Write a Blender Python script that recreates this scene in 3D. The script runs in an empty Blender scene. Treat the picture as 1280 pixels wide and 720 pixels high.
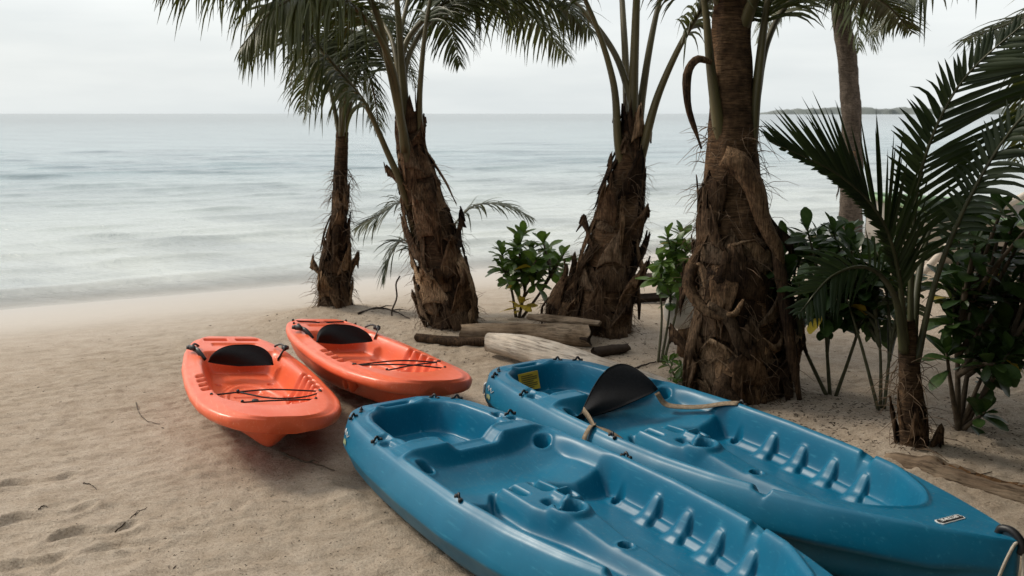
import bpy, math, random
import numpy as np
from mathutils import Vector, Matrix, Euler

SC = bpy.context.scene
COL = SC.collection
R = math.radians

# ------------------------------------------------------------------ camera
FPX, HCAM, PITCH = 1244.4, 1.5, math.atan(218 / 1244.4)
cam_d = bpy.data.cameras.new('camera')
cam_d.lens = 35; cam_d.sensor_width = 36; cam_d.clip_end = 60000; cam_d.clip_start = 0.05
cam_d.dof.use_dof = True; cam_d.dof.focus_distance = 4.6; cam_d.dof.aperture_fstop = 5.6
cam = bpy.data.objects.new('camera', cam_d); COL.objects.link(cam)
cam.location = (0, 0, HCAM); cam.rotation_euler = (R(90) - PITCH, 0, 0)
SC.camera = cam

# ------------------------------------------------------------------ sky, sun, exposure
SUN_EL, SUN_AZ = R(40), R(-64)          # azimuth from +Y (out to sea), negative = towards the west side of the beach
w = bpy.data.worlds.new('World'); SC.world = w; w.use_nodes = True
nt = w.node_tree; nt.nodes.clear()
def wn(t, **k):
    n = nt.nodes.new(t)
    for a, b in k.items(): setattr(n, a, b)
    return n
out = wn('ShaderNodeOutputWorld')
sky = wn('ShaderNodeTexSky', sky_type='NISHITA', sun_disc=False, sun_elevation=SUN_EL, sun_rotation=SUN_AZ, dust_density=3.0, air_density=1.2)
bg1 = wn('ShaderNodeBackground'); bg1.inputs[1].default_value = 0.07
nt.links.new(sky.outputs[0], bg1.inputs[0])
tc = wn('ShaderNodeTexCoord'); sep = wn('ShaderNodeSeparateXYZ'); nt.links.new(tc.outputs['Generated'], sep.inputs[0])
ramp = wn('ShaderNodeValToRGB'); nt.links.new(sep.outputs['Z'], ramp.inputs[0])      # overcast: brighter overhead
e = ramp.color_ramp.elements
e[0].position = 0.0; e[0].color = (.78, .83, .838, 1)
e[1].position = 1.0; e[1].color = (1.25, 1.25, 1.25, 1)
x = e.new(.06); x.color = (.845, .885, .89, 1)
x = e.new(.35); x.color = (1.0, 1.03, 1.05, 1)
mp = wn('ShaderNodeMapping'); mp.inputs['Scale'].default_value = (1.2, 1.2, 7); nt.links.new(tc.outputs['Generated'], mp.inputs[0])
nz = wn('ShaderNodeTexNoise'); nz.inputs['Scale'].default_value = 3.0; nz.inputs['Detail'].default_value = 6
nt.links.new(mp.outputs[0], nz.inputs['Vector'])
r2 = wn('ShaderNodeValToRGB'); nt.links.new(nz.outputs['Fac'], r2.inputs[0])
r2.color_ramp.elements[0].position = .34; r2.color_ramp.elements[0].color = (.88, .89, .90, 1)
r2.color_ramp.elements[1].position = .66; r2.color_ramp.elements[1].color = (1.04, 1.03, 1.02, 1)
mul = wn('ShaderNodeMix', data_type='RGBA', blend_type='MULTIPLY'); mul.inputs['Factor'].default_value = 1
nt.links.new(ramp.outputs[0], mul.inputs['A']); nt.links.new(r2.outputs[0], mul.inputs['B'])
bg2 = wn('ShaderNodeBackground'); bg2.inputs[1].default_value = 1.0; nt.links.new(mul.outputs['Result'], bg2.inputs[0])
mx = wn('ShaderNodeMixShader'); mx.inputs[0].default_value = .85
nt.links.new(bg1.outputs[0], mx.inputs[1]); nt.links.new(bg2.outputs[0], mx.inputs[2]); nt.links.new(mx.outputs[0], out.inputs[0])
sun_d = bpy.data.lights.new('sun', 'SUN'); sun_d.energy = 2.5; sun_d.angle = R(12); sun_d.color = (1, .91, .78)
sun = bpy.data.objects.new('sun', sun_d); COL.objects.link(sun)
sdir = Vector((math.sin(SUN_AZ) * math.cos(SUN_EL), math.cos(SUN_AZ) * math.cos(SUN_EL), math.sin(SUN_EL)))
sun.rotation_euler = sdir.to_track_quat('Z', 'Y').to_euler(); sun.location = sdir * 30
vs = SC.view_settings
vs.view_transform = 'Standard'; vs.look = 'None'; vs.exposure = 0.22; vs.gamma = 1; vs.use_curve_mapping = False
SC.cycles.max_bounces = 8; SC.cycles.transparent_max_bounces = 12

# ------------------------------------------------------------------ helpers
CP, SP = math.cos(PITCH), math.sin(PITCH)
def at(px, py, Y):
    """world point on the sight line of a photo pixel, at the distance Y out from the photographer"""
    dx, dz = (px - 640) / FPX, -(py - 360) / FPX
    wy = CP + dz * SP; wz = -SP + dz * CP
    return Vector((dx / wy * Y, Y, HCAM + wz / wy * Y))

def ss(a, b, v):
    t = np.clip((v - a) / (b - a), 0, 1); return t * t * (3 - 2 * t)

_perm = np.random.RandomState(7).rand(256, 256)
def vnoise(x, y, seed=0):
    x = np.asarray(x, float) + seed * 17.31; y = np.asarray(y, float) + seed * 9.77
    xi = np.floor(x).astype(int); yi = np.floor(y).astype(int)
    fx = x - xi; fy = y - yi
    fx = fx * fx * fx * (fx * (fx * 6 - 15) + 10); fy = fy * fy * fy * (fy * (fy * 6 - 15) + 10)
    g = lambda a, b: _perm[a & 255, b & 255]
    a = g(xi, yi) * (1 - fx) + g(xi + 1, yi) * fx
    b = g(xi, yi + 1) * (1 - fx) + g(xi + 1, yi + 1) * fx
    return (a * (1 - fy) + b * fy) * 2 - 1
def fbm(x, y, oct=4, seed=0):
    s = 0; a = 1
    for o in range(oct):
        s = s + a * vnoise(x * 2 ** o, y * 2 ** o, seed + o * 3); a *= .5
    return s

def mesh_np(name, V, F, smooth=True):
    """V (n,3) floats; F (m,4) or (m,3) ints, or a list of tuples"""
    me = bpy.data.meshes.new(name)
    if isinstance(F, np.ndarray):
        V = np.asarray(V, np.float32); k = F.shape[1]; m = len(F)
        me.vertices.add(len(V)); me.vertices.foreach_set('co', V.ravel())
        me.loops.add(m * k); me.loops.foreach_set('vertex_index', F.astype(np.int32).ravel())
        me.polygons.add(m); me.polygons.foreach_set('loop_start', np.arange(0, m * k, k, dtype=np.int32))
        me.polygons.foreach_set('loop_total', np.full(m, k, np.int32))
        me.update(calc_edges=True); me.validate()
    else:
        me.from_pydata([tuple(v) for v in V], [], F); me.update()
    if smooth: me.polygons.foreach_set('use_smooth', [True] * len(me.polygons))
    return me

def grid_faces(n, m, wrap=False):
    i, j = np.meshgrid(np.arange(n - 1), np.arange(m if wrap else m - 1), indexing='ij')
    j2 = (j + 1) % m
    return np.stack([i * m + j, i * m + j2, (i + 1) * m + j2, (i + 1) * m + j], -1).reshape(-1, 4)

class MB:
    """collects pieces of ONE part"""
    def __init__(s): s.V = []; s.F = []
    def add(s, V, F):
        o = len(s.V); s.V.extend([tuple(v) for v in V]); s.F.extend([tuple(int(i) + o for i in f) for f in F]); return s
    def mesh(s, name, smooth=True): return mesh_np(name, s.V, s.F, smooth)

def obj(name, me, mat=None, parent=None, loc=None):
    o = bpy.data.objects.new(name, me); COL.objects.link(o)
    if mat is not None and me is not None and not len(me.materials): me.materials.append(mat)
    if parent is not None: o.parent = parent
    if loc is not None: o.location = loc
    return o
def thing(name, label, cat, loc=(0, 0, 0), group=None):
    o = bpy.data.objects.new(name, None); COL.objects.link(o); o.location = loc; o.empty_display_size = .2
    return tag(o, label, cat, group)
def tag(o, label, cat, group=None):
    o['label'] = label; o['category'] = cat
    if group: o['group'] = group
    return o

def spline(P, n):
    """Catmull-Rom through P, n samples"""
    P = [Vector(p) for p in P]
    Q = [P[0] * 2 - P[1]] + P + [P[-1] * 2 - P[-2]]
    m = len(P) - 1; res = []
    for k in range(n):
        u = k / (n - 1) * m; i = min(int(u), m - 1); t = u - i
        a, b, c, d = Q[i], Q[i + 1], Q[i + 2], Q[i + 3]
        res.append(.5 * ((2 * b) + (c - a) * t + (2 * a - 5 * b + 4 * c - d) * t * t + (3 * b - a - 3 * c + d) * t ** 3))
    return res

def tube(P, rad, segs=8, caps=True, flat=None, rough=0, seed=0):
    """tapered tube along points P; rad number or list; flat = squash factor across the second axis"""
    P = [Vector(p) for p in P]; n = len(P)
    if not hasattr(rad, '__len__'): rad = [rad] * n
    T = [(P[min(i + 1, n - 1)] - P[max(i - 1, 0)]).normalized() for i in range(n)]
    ref = Vector((0, 0, 1)) if abs(T[0].z) < .9 else Vector((1, 0, 0))
    N = (ref - T[0] * ref.dot(T[0])).normalized()
    V = []; rnd = random.Random(seed)
    for i in range(n):
        N = (N - T[i] * N.dot(T[i])).normalized(); B = T[i].cross(N)
        for k in range(segs):
            a = 2 * math.pi * k / segs
            r = rad[i] * (1 + (rnd.uniform(-rough, rough) if rough else 0))
            V.append(P[i] + N * (math.cos(a) * r * (flat or 1)) + B * (math.sin(a) * r))
    F = [tuple(f) for f in grid_faces(n, segs, True)]
    if caps:
        F.append(tuple(range(segs))[::-1]); F.append(tuple(range((n - 1) * segs, n * segs)))
    return V, F

# ------------------------------------------------------------------ materials
class Mat:
    def __init__(s, name):
        s.m = bpy.data.materials.new(name); s.m.use_nodes = True
        s.nt = s.m.node_tree; s.b = s.nt.nodes['Principled BSDF']; s.o = s.nt.nodes['Material Output']
    def n(s, t, ins=None, **k):
        n = s.nt.nodes.new(t)
        for a, b in k.items(): setattr(n, a, b)
        for a, b in (ins or {}).items(): s.set(n, a, b)
        return n
    def set(s, n, a, b):
        if isinstance(b, bpy.types.NodeSocket): s.nt.links.new(b, n.inputs[a])
        else: n.inputs[a].default_value = b
    def p(s, **k):
        for a, b in k.items(): s.set(s.b, a.replace('_', ' '), b)
        return s
    def coord(s, scale=(1, 1, 1), kind='Object', rot=(0, 0, 0)):
        t = s.n('ShaderNodeTexCoord'); m = s.n('ShaderNodeMapping', {'Vector': t.outputs[kind], 'Scale': scale, 'Rotation': rot}); return m.outputs[0]
    def noise(s, vec, scale, detail=4, rough=.55, dist=0):
        return s.n('ShaderNodeTexNoise', {'Vector': vec, 'Scale': scale, 'Detail': detail, 'Roughness': rough, 'Distortion': dist}).outputs['Fac']
    def ramp(s, fac, *stops):
        r = s.n('ShaderNodeValToRGB', {'Fac': fac}); e = r.color_ramp.elements
        while len(e) > 1: e.remove(e[-1])
        for i, (p, c) in enumerate(stops):
            x = e[0] if i == 0 else e.new(p); x.position = p; x.color = (*c, 1) if hasattr(c, '__len__') else (c, c, c, 1)
        return r.outputs[0]
    def mix(s, a, b, f, mode='MIX'):
        n = s.n('ShaderNodeMix', {'Factor': f}, data_type='RGBA', blend_type=mode)
        for k, v in (('A', a), ('B', b)):
            if isinstance(v, bpy.types.NodeSocket): s.nt.links.new(v, n.inputs[k])
            else: n.inputs[k].default_value = (*v, 1)
        return n.outputs['Result']
    def math(s, op, a, b=0.0):
        n = s.n('ShaderNodeMath', operation=op); s.set(n, 0, a); s.set(n, 1, b); return n.outputs[0]
    def bump(s, h, strength=.3, dist=.01, normal=None):
        n = s.n('ShaderNodeBump', {'Height': h, 'Strength': strength, 'Distance': dist})
        if normal is not None: s.set(n, 'Normal', normal)
        return n.outputs[0]

M = {}
def sand_material():
    a = Mat('sand'); v = a.coord()
    big = a.noise(v, .9, 4); mid = a.noise(v, 9, 5, .6); fine = a.noise(v, 110, 3, .7); grain = a.noise(v, 420, 2, .8)
    col = a.ramp(mid, (.3, (.345, .275, .203)), (.5, (.410, .337, .259)), (.72, (.460, .388, .308)))
    col = a.mix(col, a.ramp(big, (.35, (.86, .84, .80)), (.65, (1.05, 1.05, 1.06))), .8, 'MULTIPLY')
    col = a.mix(col, a.ramp(fine, (.3, (.62, .58, .54)), (.5, (1, 1, 1)), (.75, (1.2, 1.2, 1.2))), .75, 'MULTIPLY')
    col = a.mix(col, a.ramp(grain, (.32, (.45, .42, .39)), (.5, (1, 1, 1)), (.7, (1.3, 1.3, 1.3))), .65, 'MULTIPLY')
    vo = a.n('ShaderNodeTexVoronoi', {'Vector': v, 'Scale': 50.0, 'Randomness': 1.0}, feature='F1')
    sp = a.ramp(vo.outputs['Distance'], (.06, 1.0), (.16, 0.0))
    pick = a.ramp(a.noise(v, 26, 2), (.53, 0.0), (.60, 1.0))
    col = a.mix(col, (.075, .052, .035), a.math('MULTIPLY', a.math('MULTIPLY', sp, pick), .9))
    # paler, finer sand down towards the water, wet at the very edge
    pos = a.n('ShaderNodeNewGeometry').outputs['Position']; z = a.n('ShaderNodeSeparateXYZ', {'Vector': pos}).outputs['Z']
    low = a.n('ShaderNodeMapRange', {'Value': z, 'From Min': -.02, 'From Max': -.20, 'To Min': 0.0, 'To Max': 1.0}).outputs[0]
    col = a.mix(col, (.47, .425, .37), a.math('MULTIPLY', low, .75))
    wet = a.n('ShaderNodeMapRange', {'Value': z, 'From Min': -.12, 'From Max': -.32, 'To Min': 0.0, 'To Max': 1.0}).outputs[0]
    col = a.mix(col, (.375, .350, .315), wet)
    rough = a.n('ShaderNodeMapRange', {'Value': wet, 'From Min': 0.0, 'From Max': 1.0, 'To Min': .92, 'To Max': .55}).outputs[0]
    dry = a.math('SUBTRACT', 1.0, wet)
    sv = a.n('ShaderNodeMapping', {'Vector': v, 'Rotation': (0, 0, R(-29)), 'Scale': (7, 55, 1)}).outputs[0]; streak = a.noise(sv, 1.0, 4, .65, .4)
    b0 = a.bump(streak, a.math('MULTIPLY', dry, .6), .016); b1 = a.bump(fine, a.math('MULTIPLY', dry, .9), .009, b0); b2 = a.bump(mid, a.math('MULTIPLY', dry, .4), .005, b1); b3 = a.bump(grain, a.math('MULTIPLY', dry, .7), .003, b2)
    a.p(Base_Color=col, Roughness=rough, Normal=b3); a.b.inputs['Specular IOR Level'].default_value = .3
    return a.m
M['sand'] = sand_material()

def sea_material():
    a = Mat('sea_water'); v = a.coord(rot=(0, 0, R(29)))
    st = a.n('ShaderNodeMapping', {'Vector': v, 'Scale': (.62, 1, 1)}).outputs[0]
    n1 = a.noise(st, .45, 5, .6, .3); n2 = a.noise(st, 1.7, 6, .65, .4); n3 = a.noise(st, 8, 4, .65)
    st2 = a.n('ShaderNodeMapping', {'Vector': v, 'Scale': (.4, 1, 1)}).outputs[0]
    patch = a.noise(st2, .3, 7, .6, .5)
    pos = a.n('ShaderNodeNewGeometry').outputs['Position']; ps = a.n('ShaderNodeSeparateXYZ', {'Vector': pos})
    off = a.math('ADD', a.math('MULTIPLY', ps.outputs['X'], -.49), a.math('MULTIPLY', ps.outputs['Y'], .87))
    deep = a.n('ShaderNodeMapRange', {'Value': off, 'From Min': 11.0, 'From Max': 34.0, 'To Min': 0.0, 'To Max': 1.0}).outputs[0]
    col = a.mix((.43, .45, .42), (.235, .30, .315), deep)
    far = a.n('ShaderNodeMapRange', {'Value': off, 'From Min': 34.0, 'From Max': 260.0, 'To Min': 0.0, 'To Max': 1.0}).outputs[0]
    col = a.mix(col, (.10, .13, .135), far)
    col = a.mix(col, a.ramp(patch, (.38, (.66, .68, .70)), (.56, (1.06, 1.06, 1.05))), .8, 'MULTIPLY')
    b1 = a.bump(n1, .5, .16); b2 = a.bump(n2, .8, .11, b1); b3 = a.bump(n3, .5, .016, b2)
    wash = a.n('ShaderNodeMapRange', {'Value': a.math('ADD', off, a.math('MULTIPLY', n1, .8)), 'From Min': 10.9, 'From Max': 12.2, 'To Min': 1.0, 'To Max': 0.0}).outputs[0]
    col = a.mix(col, (.56, .545, .50), a.math('MULTIPLY', wash, .8))
    a.p(Base_Color=col, Roughness=.16, Normal=b3, IOR=1.33)
    clear = a.n('ShaderNodeMapRange', {'Value': a.math('ADD', off, a.math('MULTIPLY', n2, .5)), 'From Min': 10.8, 'From Max': 11.9, 'To Min': 0.70, 'To Max': 0.0}).outputs[0]
    tr = a.n('ShaderNodeBsdfTransparent'); ms = a.n('ShaderNodeMixShader', {0: clear}); a.nt.links.new(a.b.outputs[0], ms.inputs[1]); a.nt.links.new(tr.outputs[0], ms.inputs[2]); a.nt.links.new(ms.outputs[0], a.o.inputs[0])
    return a.m
M['sea'] = sea_material()

def plastic(name, base, dark, pale, spec=.36, r0=.34):
    a = Mat(name); v = a.coord()
    n = a.noise(v, 5, 5, .6); fine = a.noise(v, 260, 2, .6)
    sc = a.n('ShaderNodeMapping', {'Vector': v, 'Scale': (3, 60, 30), 'Rotation': (0, 0, R(12))}).outputs[0]
    scr = a.noise(sc, 2.2, 3, .7)
    col = a.mix(a.mix(base, dark, a.ramp(n, (.35, 0.0), (.7, .6))), pale, a.ramp(scr, (.58, 0.0), (.74, .42)))
    up_ = a.n('ShaderNodeSeparateXYZ', {'Vector': a.n('ShaderNodeNewGeometry').outputs['Normal']}).outputs['Z']
    dust = a.math('MULTIPLY', a.ramp(a.noise(v, 60, 7, .85), (.55, 0.0), (.68, .22)), a.ramp(up_, (.75, .12), (.98, 1.0)))
    col = a.mix(col, pale, a.ramp(a.noise(v, 1.7, 5, .6), (.48, 0.0), (.74, .15)))
    col = a.mix(col, (.42, .36, .28), dust)
    a.p(Base_Color=col, Roughness=a.ramp(n, (.3, r0), (.7, r0 + .14)), Normal=a.bump(fine, .10, .0012))
    a.b.inputs['Specular IOR Level'].default_value = spec
    return a.m
M['blue'] = plastic('blue_plastic', (.0, .116, .210), (.0, .085, .163), (.05, .26, .36), .28, .33)
M['orange'] = plastic('orange_plastic', (.76, .120, .038), (.63, .074, .022), (.88, .40, .25), .42, .30)

def simple(name, col, rough=.6, var=.25, scale=20, bump=.2, dist=.004, spec=.4, sc=(1, 1, 1)):
    a = Mat(name); v = a.coord(sc); n = a.noise(v, scale, 5, .6)
    lo = tuple(c * (1 - var) for c in col); hi = tuple(min(1, c * (1 + var)) for c in col)
    a.p(Base_Color=a.ramp(n, (.3, lo), (.7, hi)), Roughness=rough, Normal=a.bump(n, bump, dist)); a.b.inputs['Specular IOR Level'].default_value = spec
    return a.m
M['black'] = simple('black_plastic', (.012, .012, .013), .45, .2)
M['pad'] = simple('black_neoprene', (.010, .010, .011), .8, .3, 120, .3, .002, .25)
M['webbing'] = simple('tan_webbing', (.20, .15, .10), .8, .35, 90, .4, .002, .2)
M['cord'] = simple('black_cord', (.012, .011, .011), .7)
M['rope'] = simple('pale_rope', (.42, .37, .30), .85, .2, 60, .4)
M['yellow'] = simple('yellow_sticker', (.55, .36, .03), .5, .25, 14, 0)
M['faded'] = simple('faded_print', (.22, .26, .14), .6, .4, 60, 0)
M['white'] = simple('white_sticker', (.62, .62, .60), .5, .2, 30, 0)
M['ink'] = simple('ink', (.10, .07, .02), .6, .1)

def fibre_material(name, c1, c2, c3, vert=False):
    """dry palm sheath: fine crossing fibres"""
    a = Mat(name); v = a.coord()
    st = a.n('ShaderNodeMapping', {'Vector': v, 'Scale': (58, 58, 3.5) if vert else (6, 6, 75), 'Rotation': (0, 0, 0) if vert else (R(9), R(-12), 0)}).outputs[0]
    f = a.noise(st, 2.2, 4, .65, .6); big = a.noise(v, 7, 5, .6, .4); sm = a.noise(v, 38, 4, .65)
    col = a.mix(a.ramp(big, (.32, c1), (.5, c2), (.68, c3)), a.ramp(f, (.34, (.22, .20, .18)), (.5, (.9, .9, .9)), (.70, (1.7, 1.62, 1.55))), .9, 'MULTIPLY')
    col = a.mix(col, a.ramp(sm, (.35, (.55, .53, .5)), (.6, (1.1, 1.1, 1.1))), .7, 'MULTIPLY')
    rv = a.n('ShaderNodeObjectInfo').outputs['Random']
    col = a.mix(col, a.ramp(rv, (0, (.42, .38, .34)), (.35, (.8, .76, .72)), (.7, (1.25, 1.15, 1.02)), (1, (1.75, 1.62, 1.45))), 1.0, 'MULTIPLY')
    a.p(Base_Color=col, Roughness=.9, Normal=a.bump(f, .9, .012, a.bump(sm, .6, .01))); a.b.inputs['Specular IOR Level'].default_value = .15
    return a.m
M['trunk'] = fibre_material('palm_trunk', (.030, .019, .012), (.085, .055, .033), (.15, .10, .063))
M['sheath'] = fibre_material('dry_sheath', (.045, .028, .017), (.115, .075, .046), (.21, .148, .096), True)
M['sheath_pale'] = fibre_material('pale_sheath', (.10, .068, .043), (.20, .142, .094), (.31, .235, .165), True)
M['sheath_dark'] = fibre_material('dark_sheath', (.02, .013, .009), (.06, .038, .023), (.12, .08, .05), True)
M['grey_trunk'] = fibre_material('grey_palm_trunk', (.15, .13, .11), (.22, .19, .165), (.29, .255, .225))
M['hair'] = simple('fibre', (.11, .07, .04), .9, .4, 40, 0)

def leaf_material(name, c1, c2, trans=.3, rough=.42, scale=6):
    a = Mat(name); v = a.coord()
    oi = a.n('ShaderNodeObjectInfo').outputs['Random']
    n = a.noise(v, scale, 3, .6)
    col = a.ramp(a.math('ADD', a.math('MULTIPLY', n, .75), a.math('MULTIPLY', oi, .25)), (.35, c1), (.75, c2))
    a.p(Base_Color=col, Roughness=rough); a.b.inputs['Specular IOR Level'].default_value = .45
    t = a.n('ShaderNodeBsdfTranslucent', {'Color': a.mix(col, (.9, 1, .35), .5, 'MULTIPLY')})
    m = a.n('ShaderNodeMixShader', {0: trans}); a.nt.links.new(a.b.outputs[0], m.inputs[1]); a.nt.links.new(t.outputs[0], m.inputs[2])
    a.nt.links.new(m.outputs[0], a.o.inputs[0])
    return a.m
M['frond'] = leaf_material('palm_leaflet', (.030, .042, .009), (.080, .088, .020), .28)
M['frond_dark'] = leaf_material('young_palm_leaflet', (.014, .028, .010), (.042, .062, .020), .24, .58)
M['frond_dry'] = leaf_material('dry_palm_leaflet', (.16, .10, .05), (.30, .20, .11), .2, .8)
M['shrub'] = leaf_material('shrub_leaf', (.045, .095, .016), (.135, .215, .045), .34, .38, 9)
M['shrub_dark'] = leaf_material('dark_shrub_leaf', (.020, .048, .012), (.060, .105, .026), .26, .40, 9)
M['leaf_yellow'] = leaf_material('yellow_leaf', (.42, .30, .03), (.60, .45, .06), .3)
M['petiole'] = simple('petiole', (.088, .074, .030), .5, .45, 9, .15, .004, .4, (1, 1, .3))
M['petiole_dark'] = simple('young_petiole', (.045, .046, .018), .5, .45, 9, .15, .004, .4, (1, 1, .3))
M['stem'] = simple('shrub_stem', (.075, .055, .035), .85, .4, 30, .5)
M['stem_green'] = simple('green_stem', (.06, .06, .028), .7, .4, 30, .3)
M['driftwood'] = fibre_material('driftwood', (.10, .068, .042), (.22, .16, .105), (.36, .28, .20), True)
def grain_material(name, ang, c1, c2, c3):
    a = Mat(name); v = a.coord(); v2 = a.n('ShaderNodeMapping', {'Vector': v, 'Rotation': (0, 0, ang)}).outputs[0]
    st = a.n('ShaderNodeMapping', {'Vector': v2, 'Scale': (3, 42, 42)}).outputs[0]; f = a.noise(st, 1.6, 5, .65, .5); big = a.noise(v, 6, 5, .6)
    col = a.mix(a.ramp(big, (.3, c1), (.5, c2), (.7, c3)), a.ramp(f, (.34, (.25, .23, .21)), (.48, (.95, .95, .95)), (.72, (1.35, 1.3, 1.25))), .85, 'MULTIPLY')
    a.p(Base_Color=col, Roughness=.9, Normal=a.bump(f, .9, .012)); a.b.inputs['Specular IOR Level'].default_value = .2
    return a.m
M['log_wood'] = grain_material('rotten_log_wood', R(45), (.075, .052, .034), (.16, .115, .078), (.26, .20, .14))
M['split_wood'] = grain_material('split_log_wood', R(12), (.10, .068, .042), (.22, .16, .105), (.36, .28, .20))
M['pale_wood'] = grain_material('pale_log_wood', R(46), (.34, .29, .23), (.48, .42, .35), (.58, .53, .46))
M['bleached'] = simple('bleached_wood', (.50, .44, .365), .8, .28, 5, .35, .02, .2, (1, 1, 1))
M['dark_wood'] = simple('dark_wet_wood', (.035, .024, .017), .8, .5, 14, .6, .02, .2)
M['hollow'] = simple('rotten_wood', (.12, .065, .03), .95, .7, 34, .9, .03, .1)
M['debris'] = simple('bark_chips', (.06, .042, .027), .95, .5, 30, 0)
M['boat_paint'] = simple('boat_paint', (.50, .47, .42), .55, .18, 5, .05)
M['boat_green'] = simple('boat_green_paint', (.25, .38, .22), .5, .18, 5, .05)
M['boat_inside'] = simple('boat_inside', (.23, .20, .17), .7, .2, 5, .05)
M['buoy'] = simple('buoy_plastic', (.58, .55, .49), .5, .2, 8, .1)
M['island'] = simple('island_trees', (.13, .145, .135), .9, .3, .02, 0)

# ------------------------------------------------------------------ ground
def shore(x, y): return -.49 * x + .87 * y          # metres out towards the sea
def gbase(x, y):
    d = shore(np.asarray(x, float), np.asarray(y, float))
    z = -.35 * np.clip((d - 6.0) / 4.6, 0, None) ** 1.25
    z = np.where(d > 11, -.35 * (5 / 4.6) ** 1.25 - (d - 11) * .06, z)
    z = np.maximum(z, -4)
    x = np.asarray(x, float); y = np.asarray(y, float)
    for cx, cy, r, h in ((-1.37, 7.5, .55, .10), (-.35, 6.8, .6, .06), (.62, 6.6, .8, .07), (1.25, 5.15, .6, .05), (1.8, 4.3, .5, .05), (2.4, 5.2, 1.2, .05)):
        z = z + h * np.exp(-((x - cx) ** 2 + (y - cy) ** 2) / (r * r))
    return z
KSEG = [(-.42, 4.06, .55, 2.62, .36), (.17, 4.71, 1.13, 3.26, .36), (-1.50, 5.24, -1.08, 4.29, .20), (-1.09, 5.69, -.55, 4.77, .20)]
FOOT = [(-1.53, 3.42, .55, .16), (-1.36, 3.30, .5, .13), (-1.66, 3.14, .6, .14), (-1.80, 3.55, .5, .18), (-2.0, 3.9, .55, .2)]
def gz(x, y, fine=True):
    x = np.asarray(x, float); y = np.asarray(y, float); z = gbase(x, y)
    d = shore(x, y); s = .87 * x + .49 * y
    dry = 1 - ss(6.3, 9.3, d)
    z = z + .012 * fbm(x * .8, y * .8, 2, 1) * (.3 + .7 * dry)
    z = z + (.0035 * fbm(s * .5, d * 8.5, 3, 5) - .003 * np.abs(fbm(s * 1.1, d * 4.2, 3, 25)) ** .8) * (.2 + .8 * dry)
    for ax, ay_, bx_, by_, hw in KSEG:                       # sand banked along the hulls
        L2 = (bx_ - ax) ** 2 + (by_ - ay_) ** 2; t = np.clip(((x - ax) * (bx_ - ax) + (y - ay_) * (by_ - ay_)) / L2, 0, 1)
        q = np.hypot(x - ax - t * (bx_ - ax), y - ay_ - t * (by_ - ay_)); z = z + .022 * np.exp(-((q - hw) / .075) ** 2) * (.55 + .45 * vnoise(x * 6, y * 6, 81))
    u = (x + 1.60) * -.395 + (y - 5.46) * .919; v = (x + 1.60) * .919 + (y - 5.46) * .395
    z = z + (-.016 * np.exp(-(v / .07) ** 2) + .008 * np.exp(-((np.abs(v) - .13) / .04) ** 2)) * ss(-.3, .1, u) * (1 - ss(.9, 2.0, u))
    if fine:
        z = z + (.0022 * fbm(x * 7, y * 7, 3, 9) + .0030 * fbm(x * 26, y * 26, 2, 15) + .0042 * fbm(s * 5, d * 24, 2, 35) - .004 * ss(.35, .8, vnoise(x * 34, y * 34, 71))) * dry
        for fx, fy, a, L in FOOT:
            u = (x - fx) * math.cos(a) + (y - fy) * math.sin(a); v = -(x - fx) * math.sin(a) + (y - fy) * math.cos(a)
            q = np.sqrt((u / L) ** 2 + ((v + .03 * np.sin(u * 22)) / .05) ** 2) + .25 * vnoise(x * 14, y * 14, 55)
            z = z - .022 * (1 - ss(.6, 1.15, q)) * ss(-1.1, .8, v / .05) + .007 * np.exp(-((q - 1.25) / .22) ** 2)
    return z
def gzf(x, y): return float(gz(x, y))

def axis(lo, hi, step, outer_lo, outer_hi, grow=1.12):
    a = list(np.arange(lo, hi + 1e-6, step)); s = step
    while a[-1] < outer_hi: s *= grow; a.append(a[-1] + s)
    s = step
    while a[0] > outer_lo: s *= grow; a.insert(0, a[0] - s)
    return np.array(a)
xs = axis(-2.9, 2.9, .0135, -400, 400, 1.10); ys = axis(2.3, 6.6, .0135, -300, 40, 1.05)
X, Y = np.meshgrid(xs, ys, indexing='ij')
Z = gz(X, Y)
sand = obj('sand_beach', mesh_np('sand_beach', np.stack([X, Y, Z], -1).reshape(-1, 3), grid_faces(len(xs), len(ys))), M['sand'])
sand['kind'] = 'structure'; sand['label'] = 'pale raked beach sand sloping down to the sea'

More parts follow.
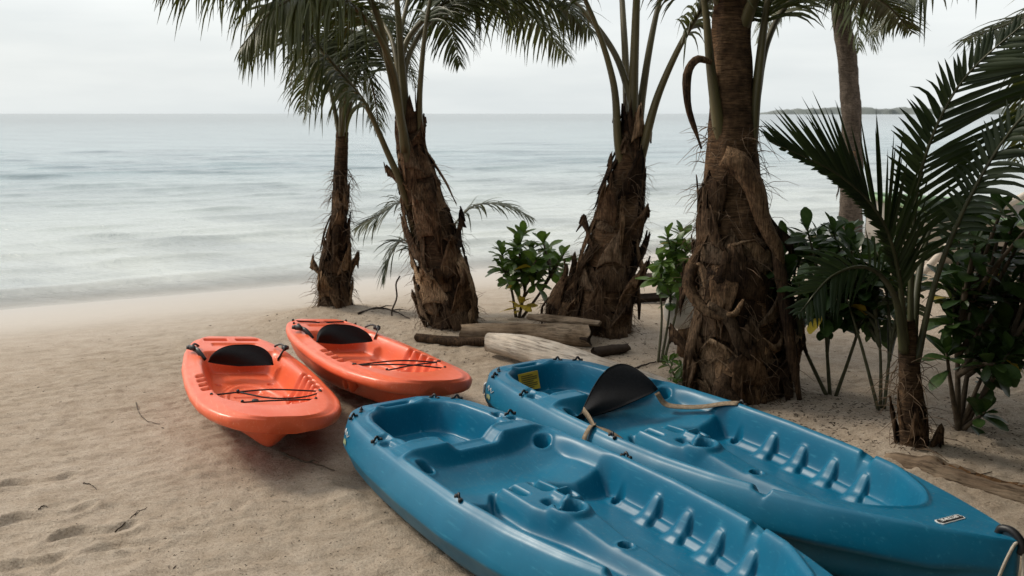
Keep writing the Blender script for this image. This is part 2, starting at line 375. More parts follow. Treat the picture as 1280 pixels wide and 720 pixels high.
# ------------------------------------------------------------------ sea
SEA = -.335
sx = axis(-14, 16, .12, -9000, 9000, 1.14); sd = axis(9.6, 34, .055, 9.5, 16000, 1.015)   # along shore, out to sea
S, D = np.meshgrid(sx, sd, indexing='ij')
near = np.exp(-np.clip(D - 10.5, 0, None) / 9.0)
def swell(S, D):
    z = np.zeros_like(D)
    rows = [(11.55, .065, .26)]; dd = 12.6
    while dd < 44: rows.append((dd, .050, .16 + .018 * dd)); dd += .55 + .055 * dd * .6
    for k, (dd, h, wd) in enumerate(rows):
        c = dd + .5 * vnoise(S * .17, S * 0 + k * 3.3, 3 + k) + .22 * vnoise(S * .6, S * 0 + k, 8 + k)
        amp = np.clip(.15 + 1.5 * vnoise(S * (.16 + .05 * (k % 3)), S * 0 + k * 5.1, 20 + k), 0, 1.25)
        if k == 0: amp = np.clip(.75 + .5 * vnoise(S * .2, S * 0, 20), .3, 1.1)
        q = (D - c) / wd
        z = z + h * amp * np.exp(-np.where(q < 0, (q * 2.6) ** 2, q ** 2))
    rows = []; dd = 12.2
    while dd < 60: rows.append((dd, .036 + .0004 * dd, .06 + .006 * dd)); dd += .22 + .026 * dd
    for k, (dd, h, wd) in enumerate(rows):
        c = dd + .35 * vnoise(S * .35, S * 0 + k * 2.3, 103 + k) + .12 * vnoise(S * 1.2, S * 0 + k, 108 + k)
        amp = np.clip(-.25 + 1.9 * vnoise(S * (.75 / (1 + dd * .03)), S * 0 + k * 4.1, 120 + k), 0, 1.3)
        q = (D - c) / wd
        z = z + h * amp * np.exp(-np.where(q < 0, (q * 2.0) ** 2, q ** 2))
    return z
fade = 1 - ss(50, 66, D)
Zs = SEA + swell(S, D) * fade + (.012 * fbm(S * .9, D * 2.6, 3, 40) + .006 * fbm(S * 2.5, D * 7, 2, 44)) * fade * ss(10.6, 13.5, D) + .006 * vnoise(S * .5, D * .3, 50) * fade
XX = .87 * S - .49 * D; YY = .49 * S + .87 * D
sea = obj('sea', mesh_np('sea', np.stack([XX, YY, Zs], -1).reshape(-1, 3), grid_faces(len(sx), len(sd))[:, ::-1]), M['sea'])
sea['kind'] = 'structure'; sea['label'] = 'calm pale grey sea with low ripples out to the horizon'

# far low island, wooded
n = 260; px = np.linspace(950, 1700, n); Yd = 2600.0
ht = 4.5 + 6.5 * ss(950, 1010, px) + 2.2 * fbm(px * .03, px * 0, 3, 60) + 1.6 * fbm(px * .22, px * 0, 2, 61)
ht = np.clip(ht, .6, None) * 1.45 * ss(948, 965, px)
xw = (px - 640) / FPX * Yd / 1.0
V = []
for k in range(5):
    t = k / 4; V.append(np.stack([xw, Yd + 150 * t + 20 * vnoise(px * .1, px * 0 + k, 70), np.array([-1.0, .75, 1.0, .8, -.3])[k] * ht - (0 if k else .5)], -1))
isl = obj('island', mesh_np('island', np.concatenate(V), grid_faces(5, n)[:, ::-1]), M['island'])
isl['kind'] = 'structure'; isl['label'] = 'low wooded island along the horizon'

# ------------------------------------------------------------------ kayaks
def interp(xp, x):
    """smooth monotone-ish interpolation of a table [(x, v)...]"""
    a = np.array(xp, float); u = np.linspace(a[0, 0], a[-1, 0], 1200); v = np.interp(u, a[:, 0], a[:, 1])
    k = 41; ker = np.hanning(k + 2)[1:-1]; ker /= ker.sum(); vp = np.concatenate([2 * v[0] - v[k // 2:0:-1], v, 2 * v[-1] - v[-2:-k // 2 - 1:-1]])
    return np.interp(x, u, np.convolve(vp, ker, 'valid'))
def rbox(x, y, cx, cy, hx, hy, r):
    """signed distance to a rounded box, negative inside"""
    dx = np.abs(x - cx) - (hx - r); dy = np.abs(y - cy) - (hy - r)
    return np.hypot(np.maximum(dx, 0), np.maximum(dy, 0)) + np.minimum(np.maximum(dx, dy), 0) - r
def smin(a, b, k):
    h = np.clip(.5 + .5 * (b - a) / k, 0, 1); return b * (1 - h) + a * h - k * h * (1 - h)

def hull_mesh(name, L, wfun, deck, section, nx=430, ny=150, edge=.875):
    """moulded shell: a deck relief deck(x, y) and, below its edge, hull cross-sections section(x) -> [(y, z)...] from edge to keel"""
    u = np.linspace(0, 1, nx); x = L * (u + .0 * np.sin(2 * np.pi * u))
    x = L * (.5 - .5 * np.cos(np.pi * u)) * .35 + L * u * .65
    wv = np.maximum(wfun(x), .004)
    t = np.linspace(-1, 1, ny)
    Xg = np.repeat(x[:, None], ny, 1); Yg = wv[:, None] * edge * t[None]
    Zg = deck(Xg, Yg)
    top = np.stack([Xg, Yg, Zg], -1)
    secs = [section(float(a), float(b)) for a, b in zip(x, wv)]
    sec = np.array(secs)                          # nx, k, 2
    k = sec.shape[1]
    sidep = np.stack([np.repeat(x[:, None], k, 1), sec[:, :, 0], sec[:, :, 1]], -1)
    siden = sidep.copy(); siden[:, :, 1] *= -1
    # ring: deck from -1 to 1, then +side down to the keel, then -side back up
    ring = np.concatenate([top, sidep, siden[:, ::-1][:, 1:]], 1); m = ring.shape[1]
    V = ring.reshape(-1, 3); F = grid_faces(nx, m, True)
    # end caps
    F = [F]
    me_V = list(V)
    c0 = len(V); V = np.concatenate([V, [ring[0].mean(0)], [ring[-1].mean(0)]])
    j = np.arange(m); F = np.concatenate(F)
    q0 = np.stack([np.full(m, c0), (j + 1) % m, j, j], -1)
    q1 = np.stack([np.full(m, c0 + 1), (nx - 1) * m + j, (nx - 1) * m + (j + 1) % m, (nx - 1) * m + (j + 1) % m], -1)
    me = bpy.data.meshes.new(name)
    faces = [F, np.concatenate([q0[:, :3], q1[:, :3]])]
    V = V.astype(np.float32)
    nq, ntri = len(faces[0]), len(faces[1])
    me.vertices.add(len(V)); me.vertices.foreach_set('co', V.ravel())
    me.loops.add(nq * 4 + ntri * 3); me.loops.foreach_set('vertex_index', np.concatenate([faces[0].ravel(), faces[1].ravel()]).astype(np.int32))
    me.polygons.add(nq + ntri)
    me.polygons.foreach_set('loop_start', np.concatenate([np.arange(0, nq * 4, 4), nq * 4 + np.arange(0, ntri * 3, 3)]).astype(np.int32))
    me.polygons.foreach_set('loop_total', np.concatenate([np.full(nq, 4), np.full(ntri, 3)]).astype(np.int32))
    me.update(calc_edges=True); me.validate(); me.polygons.foreach_set('use_smooth', [True] * len(me.polygons))
    import bmesh
    b = bmesh.new(); b.from_mesh(me); bmesh.ops.recalc_face_normals(b, faces=b.faces); b.to_mesh(me); b.free()
    return me

# ---- blue sit-on-top, 2.6 m
BL = 2.6
BW = [(0, .155), (.015, .200), (.05, .250), (.12, .286), (.25, .325), (.5, .368), (.8, .402), (1.15, .422), (1.45, .410), (1.7, .376), (1.9, .332), (2.1, .265), (2.3, .178), (2.45, .104), (2.55, .047), (2.6, .013)]
def bw(x): return interp(BW, x)
def brim(x): return .280 + .024 * ss(1.5, 2.6, x) ** 1.0 - .012 * ss(.25, 0, x)
BRACES = (1.40, 1.565, 1.73, 1.895)
def bdeck(x, y):
    ay = np.abs(y); W = bw(x); rz = brim(x)
    z = rz - .006 * ss(.84, .875, ay / np.maximum(W, .01))
    # ---- foot and seat well
    hp = np.maximum(W * .84 - .014, .0); hp = np.minimum(hp, interp([(0, .36), (1.5, .36), (1.9, .285), (2.05, .215), (2.2, .12), (2.27, .05), (2.6, .0)], x))
    d = smin(smin(hp - ay, x - .715, .05), 2.275 - x, .07)          # inside distance
    z = z + .007 * np.exp(-((d + .010) / .009) ** 2) * (x > .7) * (x < 2.32)
    k = ss(0, .05, d)
    floor = .135 + .02 * ss(1.8, 2.2, x)
    # outer ledge in the foot well
    ledge = .022 * (1 - ss(.055, .085, d)) * ss(1.12, 1.25, x)
    fl = floor + ledge
    # spine and console
    sw = interp([(0, .0), (.9, .06), (1.0, .095), (1.22, .105), (1.4, .062), (1.7, .045), (2.1, .030), (2.2, .0), (2.6, 0)], x)
    spine = ss(-.032, .022, sw - ay) * ss(.90, .97, x) * (1 - ss(2.1, 2.2, x))
    sh = .212 - .025 * ss(1.35, 1.6, x) - .015 * ss(1.6, 2.1, x)
    fl = np.maximum(fl, floor + (sh - floor) * spine)
    # seat pan with bolsters
    sfront = 1.00 + .10 * ss(.10, .20, ay) - .02 * ss(.24, .36, ay)
    seat_in = 1 - ss(-.022, .014 + .045 * ss(.12, .3, ay), x - sfront)
    pan = .172 + .050 * ss(.98, .74, x) ** 2 + .048 * ss(.10, .33, ay) ** 1.4 + .012 * ss(.86, 1.0, x)
    fl = fl * (1 - seat_in) + pan * seat_in
    z = np.where(d > -.02, z * (1 - k) + np.minimum(fl, z) * k, z)
    # footrests standing against the side wall
    for xb in BRACES:
        hb = float(bw(np.array(xb))) * .84 - .014
        s = (x - xb)
        inn = hb - ay                                         # distance in from the wall
        prof = .068 * (1 - ss(.022, .085, inn)) + .016 * (1 - ss(.075, .12, inn))
        xw = ss(-.092, -.006, s) ** 1.2 * (1 - ss(.016, .042, s))
        xlow = ss(-.10, -.07, s) * (1 - ss(.016, .042, s))
        bump = floor - .006 + (prof + .016 * (1 - ss(.09, .13, inn))) * xw 
        z = np.where((inn > -.005) & (inn < .15) & (np.abs(s) < .11), np.maximum(z, np.minimum(bump, rz - .03) * (xlow > .02)), z)
    # scupper holes
    for hx, hy, r, dp in ((1.215, .285, .021, .05), (1.59, 0, .021, .08), (2.06, 0, .017, .06), (.78, .262, .028, .07)):
        q = np.hypot(x - hx, ay - hy); z = z - dp * (1 - ss(r * .75, r * 1.15, q)) + .004 * np.exp(-((q - r * 1.35) / .006) ** 2)
    # console recesses: a long slot, a short slot, a square tray and a round holder
    q = rbox(x, y, 1.045, .048, .085, .026, .02); z = z - .062 * (1 - ss(-.008, .006, q))
    q = rbox(x, y, 1.06, -.050, .060, .018, .014); z = z - .045 * (1 - ss(-.008, .006, q))
    q = rbox(x, y, 1.215, .062, .050, .044, .012); z = z + .022 * (1 - ss(-.012, .010, q))
    q = rbox(x, y, 1.218, .062, .034, .028, .008); z = z - .030 * (1 - ss(-.008, .006, q))
    q = np.hypot(x - 1.315, (y + .008)); z = z + .018 * (1 - ss(.058, .085, q)); z = z - .085 * (1 - ss(.040, .052, q))
    q = rbox(x, y, 1.24, -.02, .05, .022, .018); z = z - .03 * (1 - ss(-.01, .008, q))
    # ---- tank well
    ht = interp([(0, .06), (.10, .10), (.16, .175), (.25, .212), (.4, .232), (.65, .25), (2.6, .25)], x)
    d = smin(smin(ht - ay, x - .105, .045), .62 - x, .03)
    d = d + .018 * ss(.5, .54, x) * ss(.12, .16, ay) * (-1)
    k = ss(0, .045, d)
    fl = .140 + .012 * ss(.3, .1, x) + .006 * np.exp(-((ay - .072) / .007) ** 2) + .010 * ss(.13, .17, ay)
    z = np.where(d > -.02, z * (1 - k) + np.minimum(fl, z) * k, z)
    z = z + .006 * np.exp(-((d + .012) / .009) ** 2) * (x < .66)
    # bulkhead between the wells: raised shoulders, dropped middle
    bh = ss(.585, .615, x) * (1 - ss(.705, .735, x))
    z = z + bh * (.016 * ss(.10, .13, ay) * (1 - ss(.26, .33, ay)) - .026 * (1 - ss(.075, .11, ay)))
    # stern grip
    z = z - .020 * ss(.028, .045, x) * (1 - ss(.085, .10, x)) * (1 - ss(.055, .085, ay))
    z = z + .012 * ss(.02, .05, x) * (1 - ss(.10, .125, x)) * np.exp(-((ay - .12) / .03) ** 2)
    # paddle-rest notches in the rim
    q = rbox(x, ay, 1.872, .272, .030, .022, .010); z = z - .026 * (1 - ss(-.014, .010, q))
    q = rbox(x, ay, .545, .292, .030, .022, .01); z = z - .018 * (1 - ss(-.010, .008, q))
    q = rbox(x, ay, .47, .262, .030, .020, .01); z = z - .018 * (1 - ss(-.010, .008, q))
    # crease along the foredeck
    return z
def bsection(x, W):
    rz = float(brim(np.array(x))); ez = float(bdeck(np.array([[x]]), np.array([[W * .875]]))[0, 0])
    rock = .05 * float(ss(.35, 0, np.array(x))) + .15 * float(ss(2.0, 2.62, np.array(x))) ** 2.0
    h = rz - rock
    nar = 1 - .22 * float(ss(1.7, 2.55, np.array(x)))            # finer underwater shape at the bow
    cr = min(.112, h * .5)
    res = [(W * .895, min(rz - .014, ez - .003)), (W * .92, min(rz - .030, ez - .006)), (W * .955, rz - cr * .50), (W * .985, rz - cr * .82), (W, rz - cr), (W * .998, rz - cr - .006), (W * .975, rz - cr - .022)]
    hb = rz - cr - .030 - rock
    for a, b in ((.955 * nar + .02 * (1 - nar), 1.0), (.91 * nar, .66), (.82 * nar, .34), (.68 * nar, .14), (.48 * nar, .05), (.25 * nar, .015), (.08 * nar, 0), (0, -.01)):
        res.append((W * a, rock + hb * b))
    return res
blue_me = hull_mesh('blue_hull', BL, bw, bdeck, bsection)

# ---- orange youth kayak, 1.68 m, wide deck overhanging a narrow keel
OL = 1.66
OW = [(0, .150), (.012, .176), (.05, .204), (.14, .236), (.3, .274), (.6, .312), (.9, .326), (1.15, .326), (1.32, .314), (1.45, .288), (1.54, .254), (1.60, .214), (1.64, .158), (1.66, .085)]
def ow(x): return interp(OW, x)
def orim(x): return .225 + .020 * ss(1.0, 1.66, x) + .012 * ss(.5, 0, x)
ONOTCH = (.86, .945, 1.03, 1.115)
def odeck(x, y):
    ay = np.abs(y); W = ow(x); rz = orim(x)
    z = rz - .012 * ss(.80, 1.0, ay / np.maximum(W, .01) / .93)
    hp = np.minimum(np.maximum(W - .082, 0), interp([(0, .26), (.3, .215), (.42, .245), (.7, .262), (1.1, .245), (1.3, .215), (1.42, .14), (1.48, .05), (1.66, 0)], x))
    d = smin(smin(hp - ay, x - .33, .06), 1.475 - x, .08)
    k = ss(0, .07 - .02 * ss(.8, 1.0, x), d)
    fl = .105 + .012 * ss(.75, .4, x) + .045 * ss(1.05, 1.45, x) + .05 * ss(.13, .26, ay) * (1 - ss(.60, .85, x))
    # oval raised centre panel with slot, tray and plug
    q = np.hypot((x - .95) / .33, ay / .150)
    fl = fl + .018 * (1 - ss(.90, 1.02, q)) - .010 * (1 - ss(.78, .86, q)) + .006 * np.exp(-((q - 1.08) / .03) ** 2)
    z = np.where(d > -.02, z * (1 - k) + np.minimum(fl, z) * k, z)
    q = rbox(x, y, .76, 0, .035, .055, .025); z = z - .022 * (1 - ss(-.012, .010, q))
    q = rbox(x, y, .862, 0, .014, .085, .006); z = z - .016 * (1 - ss(-.006, .005, q))
    q = np.hypot((x - 1.06) / 1.3, y); z = z + .020 * (1 - ss(.0, .05, q))
    # stepped heel rests: scallops cut in the side walls
    for xb in ONOTCH:
        s = x - xb; inn = hp - ay
        cut = (1 - ss(-.004, .026, np.abs(s) - .012 - .0)) * ss(-.034, -.012, inn) * (1 - ss(.05, .10, inn))
        z = z - .048 * cut
        rib = np.exp(-((s - .043) / .014) ** 2) * ss(-.005, .02, inn) * (1 - ss(.06, .11, inn)); z = z + .016 * rib
    # rear deck: two shallow slots
    q = rbox(x, ay, .085, .085, .026, .062, .008); z = z - .030 * (1 - ss(-.008, .006, q))
    q = rbox(x, y, .20, 0, .035, .12, .02); z = z - .010 * (1 - ss(-.012, .01, q))
    for hx, hy, r in ((.60, .13, .014), (1.30, .0, .014)):
        q = np.hypot(x - hx, ay - hy); z = z - .04 * (1 - ss(r * .7, r * 1.2, q))
    return z
def osection(x, W):
    rz = float(orim(np.array(x))); ez = float(odeck(np.array([[x]]), np.array([[W * .93]]))[0, 0])
    b_ = float(ss(.75, 1.40, np.array(x)))
    rock = .03 * float(ss(.4, 0, np.array(x))) + .19 * float(ss(1.22, 1.66, np.array(x))) ** 1.5
    h = rz - rock
    low = 1 - .80 * b_                                         # under the overhanging lip the hull narrows to a keel
    lip = rz - .062
    res = [(W * .965, ez - .004), (W * .99, ez - .012), (W, ez - .024), (W * .995, lip + .012), (W * .97, lip), (W * (.93 * (1 - b_) + .88 * b_), lip - .008)]
    for a, b in ((.92, .82), (.86, .62), (.78, .42), (.66, .24), (.50, .11), (.30, .035), (.10, .0), (0, -.004)):
        aa = a * (low + (1 - low) * b ** 1.7 * .75)
        res.append((W * aa, min(rock + (lip - .012 - rock) * b / .86, lip - .014)))
    return res
orange_me = hull_mesh('orange_hull', OL, ow, odeck, osection, 330, 130, .93)

MW = {}
def pose(o, stern, u, roll=0, pitch=0, z=0):
    """stand a kayak with its stern at (x, y), pointing along u"""
    a = math.atan2(u[1], u[0])
    o.rotation_mode = 'ZYX' if False else 'XYZ'
    m = Matrix.Rotation(a, 4, 'Z') @ Matrix.Rotation(pitch, 4, 'Y') @ Matrix.Rotation(roll, 4, 'X')
    o.matrix_world = Matrix.Translation((stern[0], stern[1], z)) @ m; MW[o.name] = Matrix.Translation((stern[0], stern[1], z)) @ m
    return o

def pad_eye(kayak, me_hw, x, y, z, rot):
    o = obj('pad_eye', me_hw, M['black'], kayak, (x, y, z)); o.rotation_euler = (0, 0, rot); return o
def pad_eye_mesh():
    b = MB()
    b.add(*tube(spline([(-.024, 0, .002), (-.012, 0, .003), (-.006, 0, .012), (0, .002, .017), (.006, 0, .012), (.012, 0, .003), (.024, 0, .002)], 15), .0042, 6, flat=1.3))
    for s in (-1, 1):
        b.add(*tube([(s * .019, 0, -.004), (s * .019, 0, .006), (s * .019, 0, .008)], [.008, .008, .005], 8))
    return b.mesh('pad_eye')
EYE = pad_eye_mesh()
def ribbon(P, W, width, thick=.003):
    """flat webbing along P; W = list of width directions"""
    P = [Vector(p) for p in P]; n = len(P); V = []
    for i in range(n):
        T = (P[min(i + 1, n - 1)] - P[max(i - 1, 0)]).normalized(); w_ = Vector(W[min(i, len(W) - 1)]); w_ = (w_ - T * w_.dot(T)).normalized() * width / 2; N = T.cross(w_).normalized() * thick / 2
        V += [P[i] - w_ - N, P[i] + w_ - N, P[i] + w_ + N, P[i] - w_ + N]
    F = [tuple(f) for f in grid_faces(n, 4, True)] + [(3, 2, 1, 0), (n * 4 - 4, n * 4 - 3, n * 4 - 2, n * 4 - 1)]
    return V, F
def pad_mesh(name, wdt, hgt, thick, curve, seed=0, point=.75, skew=0):
    """seat backrest: half-oval cushion, bottom edge at z = 0, curved about z, facing +x"""
    nu, nv = 34, 14; V = []
    for side in (1, -1):
        for i in range(nv):
            v = i / (nv - 1)
            for j in range(nu):
                u = j / (nu - 1) * 2 - 1
                uu = u - skew * (1 - u * u); top = hgt * max(0, 1 - abs(uu) ** 2.2) ** point
                zz = top * v
                ed = min(1, (1 - abs(u)) * 5, v * hgt * 14 + .12, (1 - v) * top * 16 + .12)
                t = thick * (max(ed, 0) ** .5) * .5 + .003
                V.append((curve * u * u + side * t + .012 * math.sin(v * 5 + u * 3 + seed), u * wdt / 2, zz + .01 * abs(u)))
    F1 = grid_faces(nv, nu); m = nv * nu
    F = [tuple(f[::-1]) for f in F1] + [tuple(f + m) for f in F1]
    for i in range(nv - 1):
        for j0 in (0, nu - 1):
            a, b = i * nu + j0, (i + 1) * nu + j0; F.append((a, b, b + m, a + m) if j0 == 0 else (b, a, a + m, b + m))
    for i0 in (0, nv - 1):
        for j in range(nu - 1):
            a, b = i0 * nu + j, i0 * nu + j + 1; F.append((a, a + m, b + m, b) if i0 == 0 else (a, b, b + m, a + m))
    return mesh_np(name, V, F)

def zb(x, y): return float(bdeck(np.array([[x]]), np.array([[y]]))[0, 0])
def zo(x, y): return float(odeck(np.array([[x]]), np.array([[y]]))[0, 0])

def decal(kayak, name, mat, pts, lift=.002, parent=None):
    """thin printed sticker: quad grid given by 4 corner points"""
    a, b, c, d = [Vector(p) for p in pts]; nrm = (b - a).cross(d - a).normalized() * lift
    V = [a + nrm, b + nrm, c + nrm, d + nrm, a - nrm, b - nrm, c - nrm, d - nrm]
    F = [(0, 1, 2, 3), (7, 6, 5, 4), (0, 4, 5, 1), (1, 5, 6, 2), (2, 6, 7, 3), (3, 7, 4, 0)]
    return obj(name, mesh_np(name, V, F, False), mat, parent or kayak)

def blue_kayak(label, stern, u, z, roll=0, pitch=0):
    k = thing('kayak', label, 'kayak', group='kayaks on the sand'); pose(k, stern, u, roll, pitch, z)
    obj('hull', blue_me, M['blue'], k)
    for x, r in ((.150, 1.1), (.075, .5), (.485, 1.4), (1.17, .2)):
        for s in (-1, 1):
            y = s * float(bw(np.array(x))) * (.845 if x > .1 else .68); pad_eye(k, EYE, x, y, zb(x, y) - .001, s * r)
    # grab handle at the bow
    b = MB(); b.add(*tube(spline([(2.535, 0, zb(2.53, 0) - .004), (2.545, 0, zb(2.54, 0) + .016), (2.58, 0, zb(2.57, 0) + .018), (2.612, 0, zb(2.59, 0) - .012), (2.606, 0, zb(2.59, 0) - .04)], 14), .012, 8))
    obj('grab_handle', b.mesh('grab_handle'), M['black'], k)
    return k
U = Vector((.528, -.85)).normalized()
K1 = blue_kayak('blue sit-on-top kayak with an empty bare seat, beside the one with a backrest', (-.535, 4.235), (.56, -.828), -.015)
K2 = blue_kayak('blue sit-on-top kayak with black backrest and yellow sticker, lying along the long driftwood trunk', (.045, 4.90), (.552, -.834), -.01, R(1.0), R(.35))
# smudged maker's print on the stern quarter of each
def bevel_pt(xx, f, lift=.003):
    W = float(bw(np.array(xx))); rz_ = float(brim(np.array(xx))); a = np.interp(f, [0, .35, .75, 1], [.92, .955, .985, 1.0]); zz = np.interp(f, [0, .35, .75, 1], [.030, .056, .092, .112])
    return Vector((xx - lift * .4, -(W * a + lift), rz_ - zz + lift * .8))
for K in (K1, K2):
    V, F = [], []
    for i in range(9):
        for f in (.66, .78, .90): V.append(bevel_pt(.14 + .007 * i, f + .03 * math.sin(i)))
    p_ = obj('logo_print', mesh_np('logo_print', V, [tuple(q) for q in grid_faces(9, 3)]), M['faded'], K)
    for (xa, fa, xb, fb) in ((.13, .45, .15, .20), (.15, .20, .165, .48), (.165, .48, .185, .28), (.185, .28, .20, .50), (.20, .50, .23, .33)):
        obj('stroke', MB().add(*tube([bevel_pt(xa, fa), bevel_pt((xa + xb) / 2, (fa + fb) / 2), bevel_pt(xb, fb)], .0018, 5)).mesh('stroke'), M['white'], p_)
decal(K2, 'barcode_label', M['white'], [(.030, -.233, .165), (.058, -.259, .165), (.058, -.252, .212), (.030, -.225, .212)], .003)
# yellow warning sticker on the stern wall of the tank well
def wall_pt(y, f):
    xx = np.linspace(.09, .20, 90); zz = bdeck(xx[None], np.full((1, 90), y))[0]
    zt = .255 - f * .085; i = int(np.argmin(np.abs(zz - zt))); return Vector((xx[i] + .012, y, zt))
st = decal(K2, 'warning_sticker', M['yellow'], [wall_pt(-.105, 1), wall_pt(.015, 1), wall_pt(.015, 0), wall_pt(-.105, 0)], .003)
c = [wall_pt(-.105, 1), wall_pt(.015, 1), wall_pt(.015, 0), wall_pt(-.105, 0)]
nrm = (c[1] - c[0]).cross(c[3] - c[0]).normalized() * .0045
for r in range(7):
    f0 = .14 + r * .115; b = MB()
    A = c[3].lerp(c[0], f0); B = c[2].lerp(c[1], f0); A2 = c[3].lerp(c[0], f0 + .045); B2 = c[2].lerp(c[1], f0 + .045)
    e_ = .9 if r % 3 else .7
    V = [A.lerp(B, .1) + nrm, A.lerp(B, e_) + nrm, A2.lerp(B2, e_) + nrm, A2.lerp(B2, .1) + nrm]
    obj('print_line', mesh_np('print_line', V, [(0, 1, 2, 3)], False), M['ink'], st)
# name badge on the foredeck
def badge(K):
    cx, cy = 2.40, -.032; ang = R(-98); b = MB()
    def ring(hx, hy, zz, n=8):
        pts = []
        for (sx, sy) in ((1, .25), (.9, 1), (-.9, 1), (-1, .25), (-1, -.25), (-.9, -1), (.9, -1), (1, -.25)):
            lx, ly = sx * hx, sy * hy; xx = cx + lx * math.cos(ang) - ly * math.sin(ang); yy = cy + lx * math.sin(ang) + ly * math.cos(ang)
            pts.append(Vector((xx, yy, zb(xx, yy) + zz)))
        return pts
    p = None
    for nm, hx, hy, zz, m in (('badge', .052, .0165, .0025, M['white']), ('badge_face', .0485, .0130, .004, M['black'])):
        t = ring(hx, hy, zz); bt = ring(hx, hy, -.004); V = t + bt
        F = [tuple(range(8))] + [(i, (i + 1) % 8, (i + 1) % 8 + 8, i + 8) for i in range(8)]
        o = obj(nm, mesh_np(nm, V, F, False), m, K if p is None else p); p = p or o
    cu = bpy.data.curves.new('lettering', 'FONT'); cu.body = 'LIFETIME'; cu.size = .022; cu.align_x = 'CENTER'; cu.align_y = 'CENTER'; cu.extrude = .0008
    cu.materials.append(M['white'])
    tmp = bpy.data.objects.new('lettering_text', cu); me_ = bpy.data.meshes.new_from_object(tmp); bpy.data.objects.remove(tmp)
    o = obj('lettering', me_, M['white'], p)
    X_ = Vector((math.cos(ang), math.sin(ang), 0)); Y_ = Vector((-math.sin(ang), math.cos(ang), 0))
    z1 = zb(cx + X_.x * .05, cy + X_.y * .05) - zb(cx - X_.x * .05, cy - X_.y * .05); X_ = (X_ + Vector((0, 0, z1 / .1))).normalized()
    z2 = zb(cx + Y_.x * .012, cy + Y_.y * .012) - zb(cx - Y_.x * .012, cy - Y_.y * .012); Y_ = (Y_ + Vector((0, 0, z2 / .024))); Y_ = (Y_ - X_ * Y_.dot(X_)).normalized()
    Zv = X_.cross(Y_); m = Matrix((X_, Y_, Zv)).transposed().to_4x4(); m.translation = Vector((cx, cy, zb(cx, cy) + .006)); o.matrix_local = m
badge(K2)
# backrest of the far blue kayak, flopped back on its straps
def backrest_blue(K):
    o = obj('backrest', pad_mesh('backrest', .44, .185, .03, .06, 1, .8, .50), M['pad'], K)
    bm = Matrix.Translation((.80, -.055, .232)) @ Matrix.Rotation(R(-4), 4, 'Z') @ Matrix.Rotation(R(7), 4, 'X') @ Matrix.Rotation(R(-40), 4, 'Y')
    o.matrix_local = bm
    for nm, P, W in (('strap', [(.84, -.245, .285), (.90, -.262, .272), (.955, -.285, .262), (1.01, -.318, .265), (1.035, -.335, .285)], (.2, .1, 1)),
                     ('strap', [(1.0, -.30, .25), (1.04, -.355, .292), (1.05, -.395, .262), (1.055, -.41, .225)], (1, 0, .25)),
                     ('strap', [(1.01, -.318, .268), (1.07, -.30, .262), (1.12, -.278, .24), (1.145, -.27, .215)], (.3, 1, .2)),
                     ('strap', [(.82, .185, .28), (.86, .20, .235), (.93, .225, .235), (1.02, .27, .25), (1.10, .325, .275), (1.16, .345, .288)], (-.3, 1, .5))):
        obj(nm, MB().add(*ribbon(spline(P, 22), [W], .028)).mesh('strap'), M['webbing'], o).matrix_parent_inverse = bm.inverted()
backrest_blue(K2)

